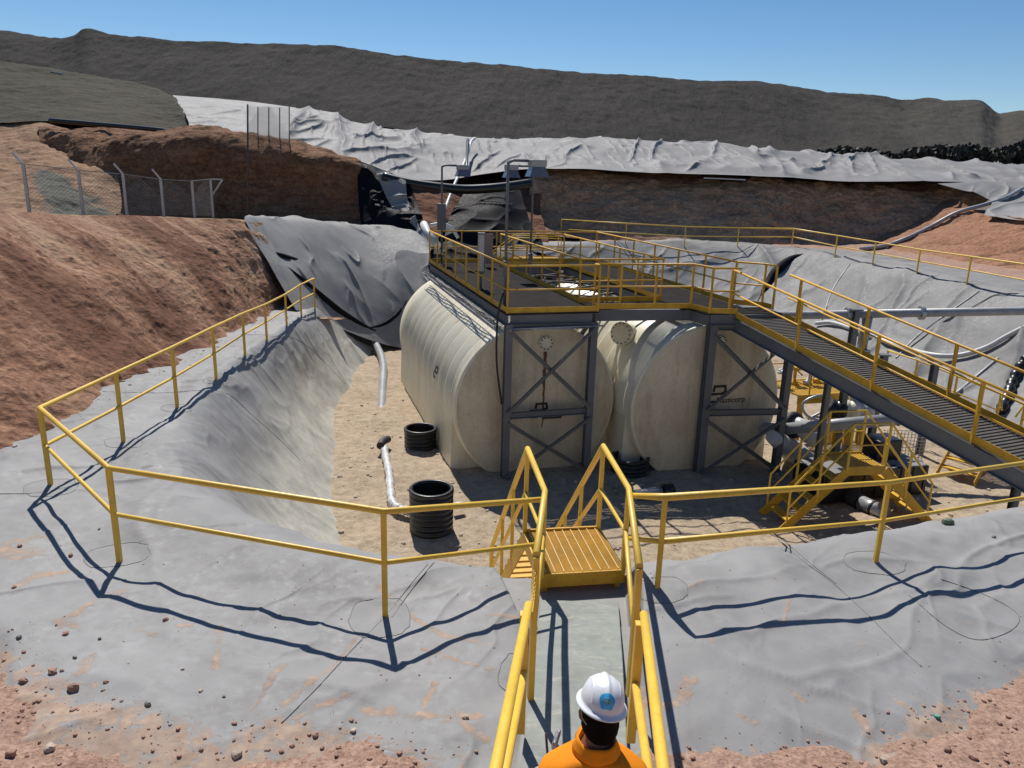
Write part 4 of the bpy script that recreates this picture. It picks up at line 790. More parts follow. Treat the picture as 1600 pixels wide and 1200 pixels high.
# yellow grated platform with the railings that fold down the stairs
pz = -4.47; nl, nr, fr_, fl_ = at(846, 896, z=pz), at(972, 891, z=pz), at(936, 827, z=pz), at(817, 830, z=pz)
bd = ((fl_-nl)+(fr_-nr)); bd.z = 0; blen = bd.length/2; bd.normalize(); bw = V(bd.y, -bd.x, 0); bwid = ((nr-nl).dot(bw)+(fr_-fl_).dot(bw))/2; B0 = nl.copy()
SB = thing('stair_platform', "yellow grated landing with peaked railings at the end of the concrete ramp", 'steps', (nl.x, nl.y, -4.6))
def Sp(s, w__, z=0): return B0+bd*s+bw*w__+ZX*z-SB.location
GY = paint("yellow_grating", (.70, .40, .02), .5, .2, 3, (.25, .1, .02), .5)
m = MB(); n = 44
for i in range(n+1): m.box(Sp(blen*i/n, bwid/2, -.02), (.004, bwid/2, .018), (bd, bw, ZX))
for i in range(n+1): m.box(Sp(blen*i/n+.011, bwid/2, -.035), (.005, bwid/2, .002), (bd, bw, ZX))
gp = m.build('grating', GY, SB)
m = MB()
for i in range(9): m.box(Sp(blen/2, bwid*(i+.5)/9, -.012), (blen/2, .004, .022), (bd, bw, ZX))
m.build('grating_bars', paint("yellow_lit_bar_tops", (.8, .62, .25), .4, .1, 5), gp)  # paler yellow paints the sunlit look of the long bars
one('under_plate', GY, SB, lambda m: m.box(Sp(blen/2, bwid/2, -.06), (blen/2, bwid/2, .006), (bd, bw, ZX)))
m = MB(); m.box(Sp(-.012, bwid/2, -.09), (.01, bwid/2+.02, .085), (bd, bw, ZX)); m.box(Sp(blen+.012, bwid/2, -.09), (.01, bwid/2, .085), (bd, bw, ZX)); m.box(Sp(blen/2, -.012, -.085), (blen/2+.02, .01, .09), (bd, bw, ZX)); m.box(Sp(blen/2, bwid+.012, -.085), (blen/2+.02, .01, .09), (bd, bw, ZX))
m.box(Sp(blen+.005, bwid/2, .01), (.012, bwid/2, .014), (bd, bw, ZX)); m.build('frame', YD, SB)
run = 3.0; drop = 2.85
for w__ in (0, bwid): one('stringer', YD, SB, lambda m: m.beam(Sp(blen, w__, -.12), Sp(blen+run, w__, -.12-drop), .02, .22))
for i in range(1, 13): one('tread', GY, SB, lambda m: m.box(Sp(blen+run*i/13, bwid/2, -drop*i/13), (.12, bwid/2-.015, .016), (bd, bw, ZX)))
for w__, nm in ((0, 'l'), (bwid, 'r')):
    ap, bp = Sp(-.05, w__), Sp(blen, w__); near = (at(838, 868, Y=5.45) if nm == 'l' else at(999, 886, Y=5.55))-SB.location
    elbow = vtop(Sp(0, w__)+SB.location, *((861, 768) if nm == 'l' else (985, 764)))-SB.location; pk = vtop(Sp(blen, w__)+SB.location, *((815, 701) if nm == 'l' else (928, 696)))-SB.location
    bot = Sp(blen+run*.93, w__, -drop*.93+.98); bot2 = Sp(blen+run*.93, w__, -drop*.93+.1); m = MB(); m.tube([near, elbow, pk, bot, bot2], .033, 14); rail_ = m.build('railing', Y_, SB)
    hm = lambda p, q, f=.5: p+(q-p)*f
    gz = lambda y: slabz(y)-SB.location.z; nf = V(near.x, near.y, gz(near.y+SB.location.y)); ef = V(elbow.x, elbow.y, Sp(0, w__).z-.05); pf = V(pk.x, pk.y, Sp(0, w__).z-.05)
    m = MB(); m.tube([hm(near, nf), hm(elbow, ef), hm(pk, pf), Sp(blen+run*.93, w__, -drop*.93+.55)], .026, 12); m.build('middle_rail', Y_, rail_)
    for a_, b_ in ((nf, near), (ef, elbow), (pf, pk)):
        m = MB(); m.beam(a_, b_-ZX*.01, .05, .05, bd); m.build('post', Y_, rail_)
    for f in (.3, .58):
        t_ = hm(pk, bot, f/.93); m = MB(); m.beam(V(t_.x, t_.y, Sp(blen+run*f, w__, -drop*f-.05).z), t_-ZX*.01, .045, .045, bd); m.build('post', Y_, rail_)
# legs carrying the landing, chain on the left post
for s, w__ in ((.05, .05), (.05, bwid-.05)): one('leg', YD, SB, lambda m: m.beam(Sp(s, w__, -.05), Sp(s, w__, -.45), .06, .06, bd))
def chain(a, b, label, sag=.25, r=.016):
    root = MB(); n = 26
    for i in range(n):
        f = i/(n-1); p = a.lerp(b, f)-ZX*sag*4*f*(1-f); f2 = min(1, f+.02); t = (a.lerp(b, f2)-ZX*sag*4*f2*(1-f2)-p); t = t.normalized() if t.length > 1e-6 else ZX*-1
        s = t.cross(BX).normalized(); s = s if i % 2 else t.cross(s); pts = [p+t*(r*1.5*math.cos(k*.785))+s*(r*.75*math.sin(k*.785)) for k in range(9)]; root.tube(pts, r*.22, 5, False)
    return tag(root.build('chain', Y_ if 'yellow' in label else GALV, None), label, 'chain')
a_ = at(836, 895, Y=5.36); chain(a_, at(829, 962, Y=4.9), "yellow safety chain hanging on the left ramp post", .05)
a_ = at(872, 1146, Y=3.55); chain(a_, at(866, 1165, Y=3.5), "grey steel chain hanging beside the person's left shoulder", .0)
one('rod', paint("dark_rod", (.06, .02, .02), .5), None, lambda m: m.tube([at(853, 1146, Y=3.5), at(856, 1185, Y=3.45)], .007, 8)); tag(bpy.data.objects['rod'], "thin dark red rod standing by the person's left shoulder", 'rod')
# ------------------------------------------------------------------ stair bridges in the pit
def crossover(c, dirv, lw, wd, h, run, zf, label, nsteps=6, group='yellow stair bridges in the pit', rails=True, sides=(1, -1)):
    """landing of length lw along dirv, width wd, height h, with flights of length run to both sides"""
    dv = Vector(dirv).normalized(); wv = V(-dv.y, dv.x, 0); root = thing('stair_bridge', label, 'stair bridge', (c[0], c[1], zf), group)
    P = lambda s, w__, z: dv*s+wv*w__+ZX*z
    m = MB(); k = int(lw/.06)
    for i in range(k+1): m.box(P(-lw/2+lw*i/k, 0, h-.015), (.018, wd/2, .012), (dv, wv, ZX))
    m.build('landing', GY, root)
    for w__ in (-wd/2, wd/2):
        one('landing_beam', YD, root, lambda m: m.box(P(0, w__, h-.06), (lw/2, .012, .10), (dv, wv, ZX)))
        for s in sides: one('stringer', YD, root, lambda m: m.beam(P(s*lw/2, w__, h-.08), P(s*(lw/2+run), w__, .02), .02, .20))
        if rails:
            pts = []; ex = run*.92
            if -1 in sides: pts += [P(-(lw/2+ex), w__, .15), P(-(lw/2+ex), w__, .98)]
            pts += [P(-lw/2, w__, h+1.0), P(lw/2, w__, h+1.0)]
            if 1 in sides: pts += [P(lw/2+ex, w__, .98), P(lw/2+ex, w__, .15)]
            m = MB(); m.tube(pts, .022, 10); ro_ = m.build('railing', Y_, root)
            pts = ([P(-(lw/2+ex), w__, .55)] if -1 in sides else [])+[P(-lw/2, w__, h+.52), P(lw/2, w__, h+.52)]+([P(lw/2+ex, w__, .55)] if 1 in sides else [])
            one('middle_rail', Y_, ro_, lambda m: m.tube(pts, .018, 8))
            for s in [x*lw/2 for x in (-1, 1)]+[x*(lw/2+run*.45) for x in sides]:
                hh = h if abs(s) <= lw/2+.01 else h*(1-.45); one('post', Y_, ro_, lambda m: m.beam(P(s, w__, hh-.1), P(s, w__, hh+1.0-(.0 if hh == h else .02)), .04, .04, dv))
    for s in sides:
        for i in range(1, nsteps): one('tread', GY, root, lambda m: m.box(P(s*(lw/2+run*i/nsteps), 0, h*(1-i/nsteps)), (.11, wd/2-.02, .014), (dv, wv, ZX)))
    return root
zr = -4.93; q1_, q2_, q3_, q4_ = [at(*p, z=zr) for p in ((1292, 643), (1349, 642), (1399.6, 661), (1341, 663))]
cc = (q1_+q2_+q3_+q4_)/4; dv = ((q2_-q1_)+(q3_-q4_)).normalized(); wv_ = ((q1_+q2_)-(q3_+q4_))/2
crossover((cc.x, cc.y), dv, ((q2_-q1_).length+(q3_-q4_).length)/2, abs(wv_.dot(V(-dv.y, dv.x, 0))), 1.42, 1.35, -7.35, "yellow stair bridge over the pale pipe, nearest one, beside the right-hand tank column")
c_ = at(1275, 605, z=-5.75); f2 = thing('valve_platform', "yellow steel work platform behind the right tank, partly hidden by the gangway", 'platform', (c_.x, c_.y, -7.3))
g = lambda x, y, z: BX*x+AX*y+ZX*z
m = MB()
for i in range(30): m.box(g(-1.1+i*.08, 0, 1.55), (.022, .75, .015), (BX, AX, ZX))
m.build('grating', GY, f2)
for y in (-.75, .75): one('frame', YD, f2, lambda m: m.box(g(.05, y, 1.46), (1.2, .02, .13), (BX, AX, ZX)))
for x, y in ((-1, -.7), (.35, -.7), (1.2, -.7), (-1, .7), (1.2, .7)): one('leg', YD, f2, lambda m: m.beam(g(x, y, 1.4), g(x, y, -.1), .12, .12, BX))
ro_ = one('railing', YD, f2, lambda m: (m.tube([g(-1.1, .75, 2.65), g(1.2, .75, 2.65)], .024, 8), m.tube([g(-1.1, .75, 2.1), g(1.2, .75, 2.1)], .02, 8), m.tube([g(-1.1, -.75, 2.15), g(-1.1, .75, 2.65)], .02, 8)))
for x in (-1.1, -.2, .5, 1.2): one('post', YD, ro_, lambda m: m.beam(g(x, .75, 1.5), g(x, .75, 2.65), .045, .045, BX))
for x in (-.8, -.3): one('post', YD, ro_, lambda m: m.beam(g(x, -.75, 1.5), g(x, -.75, 2.6), .03, .03, BX))
for k, (x, y) in enumerate(((-.9, .2), (-.5, .35), (-.1, .3), (.3, .4))): one('valve', YD if k % 2 else WHITEP, f2, lambda m: (m.lathe([(.001, .5), (.16, .5), (.16, .44), (.05, .42), (.05, .1), (.13, .08), (.13, 0), (.001, 0)], g(x, y, 1.57), ZX+BX*.3*(k-1), 14)))
m = MB(); m.lathe([(.2, 0), (.24, .02), (.24, .05), (.2, .07)], g(-.6, -1.05, .85), V(.1, -.5, 1), 20); m.tube([g(-.3, -1.05, .9), g(-.3, -1.05, .2)], .04, 8)
m.build('handwheel', GALV, f2)
c_ = at(1500, 737, z=-7.2); crossover((c_.x+1.0, c_.y+.8), (.75, .65, 0), 1.2, .9, 1.0, 1.1, -7.3, "yellow stair bridge half hidden under the gangway at the right", 5, sides=(-1, 1), rails=False)
c_ = at(838, 402, Y=37.2); crossover((c_.x, c_.y), (1, .05, 0), 2.2, 1.3, 1.9, 2.6, -5.9, "yellow stairs climbing to the far berm behind the platform", 8, sides=(-1,))
# low rails at the foot of the right slope
def lowrail(pts, label, ends):
    root = thing('pipe_guard', label, 'handrail', pts[0]); lo = root.location; tp = [p-lo+ZX*1.0 for p in pts]
    one('top_rail', Y_, root, lambda m: m.tube(ends(tp), .024, 8)); one('middle_rail', Y_, root, lambda m: m.tube([p-ZX*.45 for p in tp], .02, 8))
    for p in tp: one('post', Y_, root, lambda m: m.beam(p-ZX*1.1, p, .045, .045, BX))
e = [at(x, y+40, Y=Y__) for x, y, Y__ in ((1380, 558, 22.5), (1425, 575, 21.6), (1486, 602, 20.6), (1553, 632, 19.6))]
lowrail(e, "low yellow handrail behind the gangway, along the foot of the right slope", lambda t: t+[t[-1]+V(-.1, -.3, -.35)])
e = [at(x, y+40, Y=Y__) for x, y, Y__ in ((1590, 648, 18.6), (1640, 648, 18.2), (1690, 650, 17.9))]
lowrail(e, "short yellow handrail at the right edge behind the gangway", lambda t: [t[0]+V(-.25, -.1, -.35)]+t)
# ------------------------------------------------------------------ pipes, manholes and plant
def pipe(label, segs, flz=(), seg=16, smooth=None, cat='pipe', name='pipe'):
    """segs: list of (points, radius, material, part name); flz: (centre, axis, radius) rings"""
    root = thing(name, label, cat, segs[0][0][0]); lo = root.location
    for pts, r, mt, nm in segs: one(nm, mt, root, lambda m: m.tube([Vector(p)-lo for p in pts], r, seg))
    for c, ax_, r, mt in flz: one('flange', mt, root, lambda m: m.lathe([(r*.6, -.05), (r, -.05), (r, -.01), (r*.97, -.01), (r*.97, .01), (r, .01), (r, .05), (r*.6, .05)], Vector(c)-lo, ax_, 20, False))
    return root
Y20 = 20.4; pa, pb = at(1168, 494, Y=Y20), at(2500, 469, Y=Y20); xd_ = (pb-pa).normalized(); br = at(1356, 492, Y=Y20)
mp_ = pipe("grey overhead pipe crossing behind the gangway to the right edge, with flanged joints", [([pa, pb], .115, PVC, 'pipe_run'), ([br-ZX*.05, V(br.x-.03, br.y, -4.35)], .135, PVC, 'branch')],
     [(at(1325, 491, Y=Y20), xd_, .19, GALV), (at(1440, 489, Y=Y20), xd_, .185, GALV), (V(br.x-.03, br.y, -4.42), ZX, .24, GALV), (V(br.x-.03, br.y, -4.52), ZX, .22, BLACK)])
one('branch', PVC, mp_, lambda m: m.tube([V(br.x-.03, br.y, -4.55)-mp_.location, V(br.x-.03, br.y, -7.3)-mp_.location], .12, 14))
for px_, zt in ((1327, -3.3), (1381, -4.5), (1463, -4.7)):
    q = at(px_, 560, Y=Y20-.2); one('support', STEEL, mp_, lambda m: (m.ibeam(V(q.x, q.y, zt)-mp_.location, V(q.x, q.y, -7.4)-mp_.location, .16, .16, .014, AX), m.box(V(q.x, q.y, zt+.02)-mp_.location, (.14, .12, .02))))
pa, pb = at(1217, 671, Y=19.0), at(1402, 655, Y=17.9)
pipe("thick grey pipe lying level behind the near stair bridge", [([pa, pb], .15, PVC, 'pipe_run'), ([pa, pa+V(-.5, .5, -.1)], .15, PVC, 'elbow'), ([at(1398, 655, Y=17.9), at(1405, 652, Y=17.9)], .19, PVC, 'collar')])
pp = [at(1206, 682, Y=18.6), at(1240, 706, z=-7.12), at(1278, 733, z=-7.14), at(1312, 768, z=-7.15), at(1345, 785, z=-7.16), at(1385, 803, z=-7.17)]
wr_ = pipe("pale wrapped pipe running under the near stair bridge with black joint bands", [(pp[:4], .17, WHITEP, 'pipe_run'), ([pp[3].lerp(pp[2], .15), pp[4]], .20, RUBBER, 'joint_band'), ([pp[4].lerp(pp[5], .0), pp[5]], .17, GALV, 'wrapped_end'), ([pp[4].lerp(pp[5], .45), pp[4].lerp(pp[5], .55)], .178, RUBBER, 'joint_band'), ([pp[2].lerp(pp[1], -.1), pp[2].lerp(pp[1], .0)], .178, RUBBER, 'joint_band')])
# elbow with black tyre-like coupling
c_ = at(1240, 664, Y=19.4); el = thing('pipe_elbow', "pale pipe elbow with a black ribbed coupling beside the right tank column", 'pipe', (c_.x, c_.y, -7.3)); lz = ZX*(c_.z+7.3)
one('coupling', RUBBER, el, lambda m: m.lathe([(.24, -.12), (.34, -.1), (.36, 0), (.34, .1), (.24, .12)], lz, V(.5, -.8, .3), 24)); one('elbow', WHITEP, el, lambda m: m.tube([lz+V(.0, .1, .05), lz+V(.12, -.2, .05), lz+V(.25, -.4, -.15), lz+V(.5, -.4, -.28)], .19, 14))
c_ = at(1322, 640, Y=20.3)
for i, dx in enumerate((-.25, .12, .5)):
    q = c_+V(dx, 0, 0); pv = thing('pump_fitting', ["dark pump drum left of two pale ones under the gangway", "pale ribbed pump drum in the middle under the gangway", "pale ribbed pump drum on the right under the gangway"][i], 'pump', q, 'pump drums under the gangway')
    one('drum', [BLACK, CREAM, WHITEP][i], pv, lambda m: m.lathe([(.001, -.28), (.2, -.26), (.26, -.2), (.26, -.05), (.23, -.03), (.26, 0), (.26, .15), (.18, .25), (.001, .26)], V(0, 0, 0), V(1, -.3, 0), 20)); one('foot', YD, pv, lambda m: m.box(V(0, 0, -.6), (.08, .12, .4)))
# black plant skid with pale tarpaulin
c_ = at(1352, 728, Y=17.3); sk = thing('pump_skid', "long low black tank skid with a pale sheet on top behind the near stair bridge", 'skid', (c_.x, c_.y+.2, -7.3))
s_ = lambda x, y, z: BX*x+AX*y+ZX*z
one('body', BLACK, sk, lambda m: (m.box(s_(.0, 0, .38), (1.5, .55, .36), (BX, AX, ZX)), [m.box(s_(-1.4+i*.35, -.56, .38), (.02, .012, .34), (BX, AX, ZX)) for i in range(9)]), .02)
one('upper_tank', BLACK, sk, lambda m: m.box(s_(.75, .25, .98), (.34, .3, .27), (BX, AX, ZX)), .03)
shx = MB(); nx, ny = 40, 14
G_ = [(s_(-1.45+2.9*i/nx, -.5+1.0*j/ny, .75+.018*float(vnoise(np.array([[i*.35, j*.5, 3.]]), 5)[0]))) for j in range(ny+1) for i in range(nx+1)]
shx.add([g_ for g_ in G_], [(j*(nx+1)+i, j*(nx+1)+i+1, (j+1)*(nx+1)+i+1, (j+1)*(nx+1)+i) for j in range(ny) for i in range(nx) if not (25 < i < 36 and j > 5)], True); shx.build('cover_sheet', LINW, sk)
cg = at(1418, 672, Y=18.6); one('cage', GALV, thing('wire_cage', "pale perforated cage half hidden under the gangway", 'cage', (cg.x, cg.y, -7.3)), lambda m: [m.box(V(-.5+.09*i, 0, .75), (.006, .006, .45)) for i in range(12)]+[m.box(V(0, 0, .32+.09*i), (.5, .006, .006)) for i in range(11)]+[m.box(V(0, 0, .4), (.5, .1, .03))])
for i, (x, y, k) in enumerate(((1400, 790, 0),)): pass
hz_ = [(1262, 655), (1290, 640), (1300, 625), (1280, 618), (1255, 630), (1262, 650), (1298, 662)]
m = MB(); m.tube([Vector(q) for q in crom([tuple(at(x, y, Y=19.9-.05*i)) for i, (x, y) in enumerate(hz_)], np.linspace(0, 6, 60))], .035, 8); tag(m.build('hose', GALV, None), "looped pale hose tangled under the yellow work platform", 'hose')
# flexible hoses on the right slope
hp_ = [(1275, 513), (1300, 512), (1340, 525), (1400, 548), (1455, 563), (1498, 564), (1540, 552), (1575, 533), (1620, 512), (1690, 488), (1740, 470)]
m = MB(); pts = [hit(x, y-3, [1])+V(-.02, -.03, .14) for x, y in hp_]; m.tube([Vector(q) for q in crom([tuple(p) for p in pts], np.linspace(0, len(pts)-1, 80))], .085, 12); tag(m.build('hose', WHITEP, None), "thick pale hose looping across the right liner slope", 'hose')
m = MB(); pts = [hit(x, y, [1])+V(0, 0, .12) for x, y in ((1612, 556), (1596, 575), (1582, 600), (1574, 622), (1562, 650))]; cp = crom([tuple(p) for p in pts], np.linspace(0, 4, 90)); m.tube([Vector(q) for q in cp], [.15+.02*math.sin(i*.55) for i in range(90)], 14); tag(m.build('hose', BLACK, None), "fat black corrugated hose coming down the right slope at the photo's edge", 'hose')
m = MB(); pts = [hit(x, y, [1])+V(0, 0, .03) for x, y in ((1640, 462), (1585, 460), (1555, 462), (1535, 472), (1510, 486), (1480, 500), (1440, 530), (1420, 545))]; m.tube([Vector(q) for q in crom([tuple(p) for p in pts], np.linspace(0, 7, 70))], .018, 6); tag(m.build('cable', RUBBER, None), "thin black cable lying down the right liner slope", 'cable')
for pts_, lb in (([(1328, 412), (1300, 455), (1285, 500)], "left weld seam"), ([(1530, 455), (1440, 520), (1400, 560)], "")): seam(pts_, .03, 40, WELDL, .01, [1], far)
seam([(1560, 560), (1500, 610), (1455, 650)], .05, 40, WELDL, .01, [1], far)
m = MB(); pts = [hit(x, y, [1])+V(0, 0, -.05) for x, y in ((1256, 396), (1236, 404), (1216, 420), (1203, 438), (1192, 456), (1183, 472))]; m.tube([Vector(q) for q in crom([tuple(p) for p in pts], np.linspace(0, 5, 40))], [.05+.22*math.sin(math.pi*min(1, i/34)) for i in range(40)], 10); m.build('crease_shade', LINK, far)  # shade inside a deep liner crease, put in as a black tube
WB = bvh([wl.name])
def whit(x, y): h = WB[0].ray_cast(V(0, 0, 0), ray(x, y).normalized()); return h[0] if h[0] is not None else at(x, y, Y=29)
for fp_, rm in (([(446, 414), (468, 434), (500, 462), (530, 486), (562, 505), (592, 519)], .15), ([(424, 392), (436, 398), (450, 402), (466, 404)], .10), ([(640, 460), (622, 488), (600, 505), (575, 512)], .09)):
    m = MB(); pts = [whit(x, y)+V(0, .03, -.03) for x, y in fp_]; m.tube([Vector(q) for q in crom([tuple(p) for p in pts], np.linspace(0, len(pts)-1, 36))], [.02+rm*math.sin(math.pi*i/35) for i in range(36)], 10); m.build('crease_shade', LINK, wl)  # black tubes stand in for shade in the recesses of the wall liner
# left floor pipes
lp_ = thing('floor_pipe', "pale pipe half buried in sand, from the far elbow to the near black manhole", 'pipe', at(600, 700, z=-7.25)); lo = lp_.location
def cv(pl, n, z): return [Vector(q)-lo for q in crom([tuple(at(x, y, z=zz)) for (x, y), zz in zip(pl, z)], np.linspace(0, len(pl)-1, n))]
one('buried_run', PVC, lp_, lambda m: m.tube(cv([(586, 536), (594, 552), (599, 572), (598, 600), (596, 640), (595, 660)], 40, [-7.0, -7.08, -7.18, -7.30, -7.42, -7.6]), .14, 14))
one('elbow', BLACK, lp_, lambda m: m.tube([at(583, 532, z=-7.0)-lo, at(600, 530, z=-7.0)-lo, at(640, 530, z=-7.02)-lo], .16, 14))
one('open_end', RUBBER, lp_, lambda m: m.tube(cv([(594, 697), (598, 690), (606, 686)], 10, [-7.05, -7.02, -7.08]), .10, 12))
fl2 = cv([(600, 700), (603, 715), (608, 740), (610, 765), (613, 785), (624, 795), (642, 799)], 70, [-7.15]*7); one('wrapped_run', WHITEP, lp_, lambda m: m.tube(fl2, [.095+.012*math.sin(i*1.9)+.012*math.sin(i*.7) for i in range(70)], 12))
def manhole(px_, py_, wpx, topy, label):
    b = hit(px_, py_, [2]); b.z = min(b.z, -7.2); q = at(px_, topy, Y=b.y); h = q.z-b.z; k = wpx/F*(b.y*ct-b.z*st)/2
    root = thing('manhole_ring', label, 'manhole', (b.x, b.y, b.z-.15), 'black corrugated manhole rings'); prof = [(k*.9, h*.0)]; z = 0
    n = max(3, int((h+.15)/.13))
    for i in range(n):
        z0 = (h+.05)*i/n; dz = (h+.05)/n; prof += [(k*.92, z0), (k*1.0, z0+dz*.2), (k*1.0, z0+dz*.6), (k*.92, z0+dz*.8)]
    one('wall', BLACK, root, lambda m: m.lathe(prof+[(k*.92, h+.06)], V(0, 0, 0), ZX, 40)); one('rim', BLACK, root, lambda m: m.lathe([(k*.92, h+.05), (k*1.02, h+.06), (k*1.02, h+.13), (k*.98, h+.15), (k*.86, h+.15), (k*.84, h+.1), (k*.84, h*.1)], V(0, 0, 0), ZX, 40)); return root
manhole(674, 826, 68, 762, "black corrugated manhole ring standing tall behind the front handrail"); manhole(657, 697, 50, 668, "black corrugated manhole ring sunk in sand against the left tank"); manhole(983, 735, 60, 712, "black corrugated manhole ring in the shade between the two tanks")
pipe("grey pipe stub on the sand in the shade between the stairs and the right tank", [([at(990, 774, z=-7.15), at(1032, 768, z=-7.15)], .12, PVC, 'pipe_run'), ([at(1034, 768, z=-7.15), at(1050, 766, z=-7.15)], .17, BLACK, 'socket')])
pipe("pale pipe stub leaving the near black manhole towards the stairs", [([at(708, 790, z=-7.1), at(725, 788, z=-7.1)], .07, WHITEP, 'pipe_run')])
# far pipes
P_ = [at(598, 276, Y=41.0), at(640, 286, Y=41.0), at(690, 293, Y=41.2), at(730, 296, Y=41.5), at(780, 293, Y=42), at(830, 286, Y=43)]
m = MB(); m.tube([Vector(q) for q in crom([tuple(p) for p in P_], np.linspace(0, 5, 40))], .24, 16); tag(m.build('pipe', BLACK, None), "thick sagging black pipe spanning the gully below the pale liner band", 'pipe')
P_ = [at(78, 188, Y=47.2), at(150, 194, Y=46.6), at(230, 201, Y=45.5), at(300, 209, Y=44.6), at(338, 213, Y=44.4)]
m = MB(); m.tube([Vector(q) for q in crom([tuple(p) for p in P_], np.linspace(0, 4, 40))], .13, 12); tag(m.build('pipe', BLACK, None), "long straight black pipe along the foot of the gravel heap at upper left", 'pipe')
P_ = [at(1368, 391, Y=45), at(1400, 380, Y=45), at(1450, 358, Y=44.5), at(1495, 333, Y=44.5), at(1540, 322, Y=43.2), at(1570, 312, Y=43.5), at(1597, 297, Y=45)]
TB = bvh(['right_slope', t3.name, 'rim_ground', 'back_cliff'])
pts = []
for x, y in ((1345, 392), (1385, 386), (1420, 373), (1455, 356), (1495, 335), (1540, 322), (1570, 312), (1597, 297)):
    dd = ray(x, y).normalized(); hh = [b.ray_cast(V(0, 0, 0), dd) for b in TB]; hh = [h for h in hh if h[0] is not None]; pts.append((min(hh, key=lambda q: q[3])[0] if hh else at(x, y, Y=45))-dd*.12+ZX*.1)
m = MB(); m.tube([Vector(q) for q in crom([tuple(p) for p in pts], np.linspace(0, 7, 70))], .11, 10); tag(m.build('pipe', PVC, None), "dark hose climbing the red slope at far right to the bright liner apron", 'pipe')
P_ = [at(742, 216, Y=54), at(736, 222, Y=53), at(731, 240, Y=50.5), at(722, 262, Y=47.5), at(712, 284, Y=45), at(703, 306, Y=43.5), at(692, 336, Y=41.0), at(684, 360, Y=38.5)]
m = MB(); m.tube([Vector(q) for q in crom([tuple(p) for p in P_], np.linspace(0, 7, 60))], .085, 10); tag(m.build('hose', WHITEP, None), "pale hose dropping from the liner band's top down into the gully", 'hose')
m = MB(); m.tube([at(731, 218, Y=52.5), at(729, 260, Y=47.6), at(728, 278, Y=46)], .09, 8); tag(m.build('pipe', BLACK, None), "thin black pipe standing against the pale liner band beside the hose", 'pipe')
P_ = [at(662, 350, Y=33), at(668, 364, Y=32.4), at(684, 384, Y=31.5)]
m = MB(); m.tube(P_, .16, 12); tag(m.build('pipe', WHITEP, None), "short thick white pipe at the wall liner's right corner", 'pipe')
P_ = [at(672, 352, Y=31), at(690, 350, Y=31), at(705, 356, Y=31), at(716, 372, Y=31)]
m = MB(); m.tube([Vector(q) for q in crom([tuple(p) for p in P_], np.linspace(0, 3, 30))], .07, 10); tag(m.build('hose', WHITEP, None), "curved white hose beside the switch box at the platform's far corner", 'hose')
# ------------------------------------------------------------------ fences up on the bench
MESHW = paint("fence_wire", (.30, .31, .30), .5, .1, 5)
fp = [(40, 256, 46, 331), (125, 266, 130, 335), (196, 272, 198.5, 336), (254, 280, 256, 336), (304, 283, 304, 337), (331, 280, 333, 337)]
cf = thing('chain_link_fence', "wire mesh fence with cranked concrete-grey posts on the edge of the bench at left", 'fence', at(46, 331, Y=31)); lo = cf.location
fe_ = [at(x, y, Y=31+i*1.5) for i, (_, _, x, y) in enumerate(fp)]; te_ = [at(x, y, Y=31+i*1.5) for i, (x, y, _, _) in enumerate(fp)]
for i, (a, b) in enumerate(zip(fe_, te_)):
    b = V(a.x, a.y, b.z); one('post', GALV, cf, lambda m: m.beam(a-lo-ZX*.1, b-lo, .11, .11, BX))
    if i < 4: one('post_arm', GALV, cf, lambda m: m.beam(b-lo, b-lo+V(-.3, -.1, .42), .07, .07, BX))
a, b = fe_[5], V(fe_[5].x, fe_[5].y, te_[5].z); one('post_arm', GALV, cf, lambda m: (m.beam(b-lo, b-lo+V(.58, 0, 0), .06, .06), m.beam(b-lo+V(.58, 0, -.02), a-lo+V(.05, 0, 1.0), .08, .08)))
m = MB()
for i in range(5):
    a, b, ta, tb_ = fe_[i], fe_[i+1], V(fe_[i].x, fe_[i].y, te_[i].z), V(fe_[i+1].x, fe_[i+1].y, te_[i+1].z); n = int((b-a).length/.16)
    for k in range(-6, n+6):
        for sg in (1, -1):
            f0, f1 = k/n, (k+sg*6*2)/n
            p, q, u0, u1 = a.lerp(b, f0), a.lerp(b, f1), 0, 1
            lo0, hi0 = (max(0, (0-f0)/(f1-f0)) if f1 > f0 else max(0, (1-f0)/(f1-f0))), (min(1, (1-f0)/(f1-f0)) if f1 > f0 else min(1, (0-f0)/(f1-f0)))
            if lo0 < hi0:
                P = lambda t: a.lerp(b, f0+(f1-f0)*t).lerp(ta.lerp(tb_, f0+(f1-f0)*t), t); p0_, p1_ = P(lo0)-lo, P(hi0)-lo
                if (p1_-p0_).length > .05: m.beam(p0_, p1_, .009, .008, V(0, 1, 0))
    m.beam(ta-lo, tb_-lo, .03, .03)
m.build('wire_mesh', MESHW, cf)
ug = thing('mesh_gate', "narrow wire mesh gate standing against the pale liner at the top of the cut", 'gate', at(386, 224, Y=43.8)); lo = ug.location
for x, y0, y1 in ((387, 163, 226), (403, 167, 226), (420, 168, 226), (437, 168, 230), (452, 166, 228)):
    a, b = at(x, y1, Y=43.9), at(x, y0, Y=43.9); one('post', STEEL, ug, lambda m: m.beam(a-lo, b-lo, .06, .06, BX))
m = MB(); a0, a1, b0, b1 = at(387, 225, Y=43.95), at(452, 229, Y=43.95), at(387, 165, Y=43.95), at(452, 168, Y=43.95)
for k in range(-8, 30):
    for sg in (1, -1):
        f0 = k/24; f1 = f0+sg*.7; l0 = max(0, ((0 if f1 > f0 else 1)-f0)/(f1-f0)); h0 = min(1, ((1 if f1 > f0 else 0)-f0)/(f1-f0))
        if l0 < h0: P = lambda t: a0.lerp(a1, f0+(f1-f0)*t).lerp(b0.lerp(b1, f0+(f1-f0)*t), t); m.beam(P(l0)-lo, P(h0)-lo, .014, .01, V(0, 1, 0))
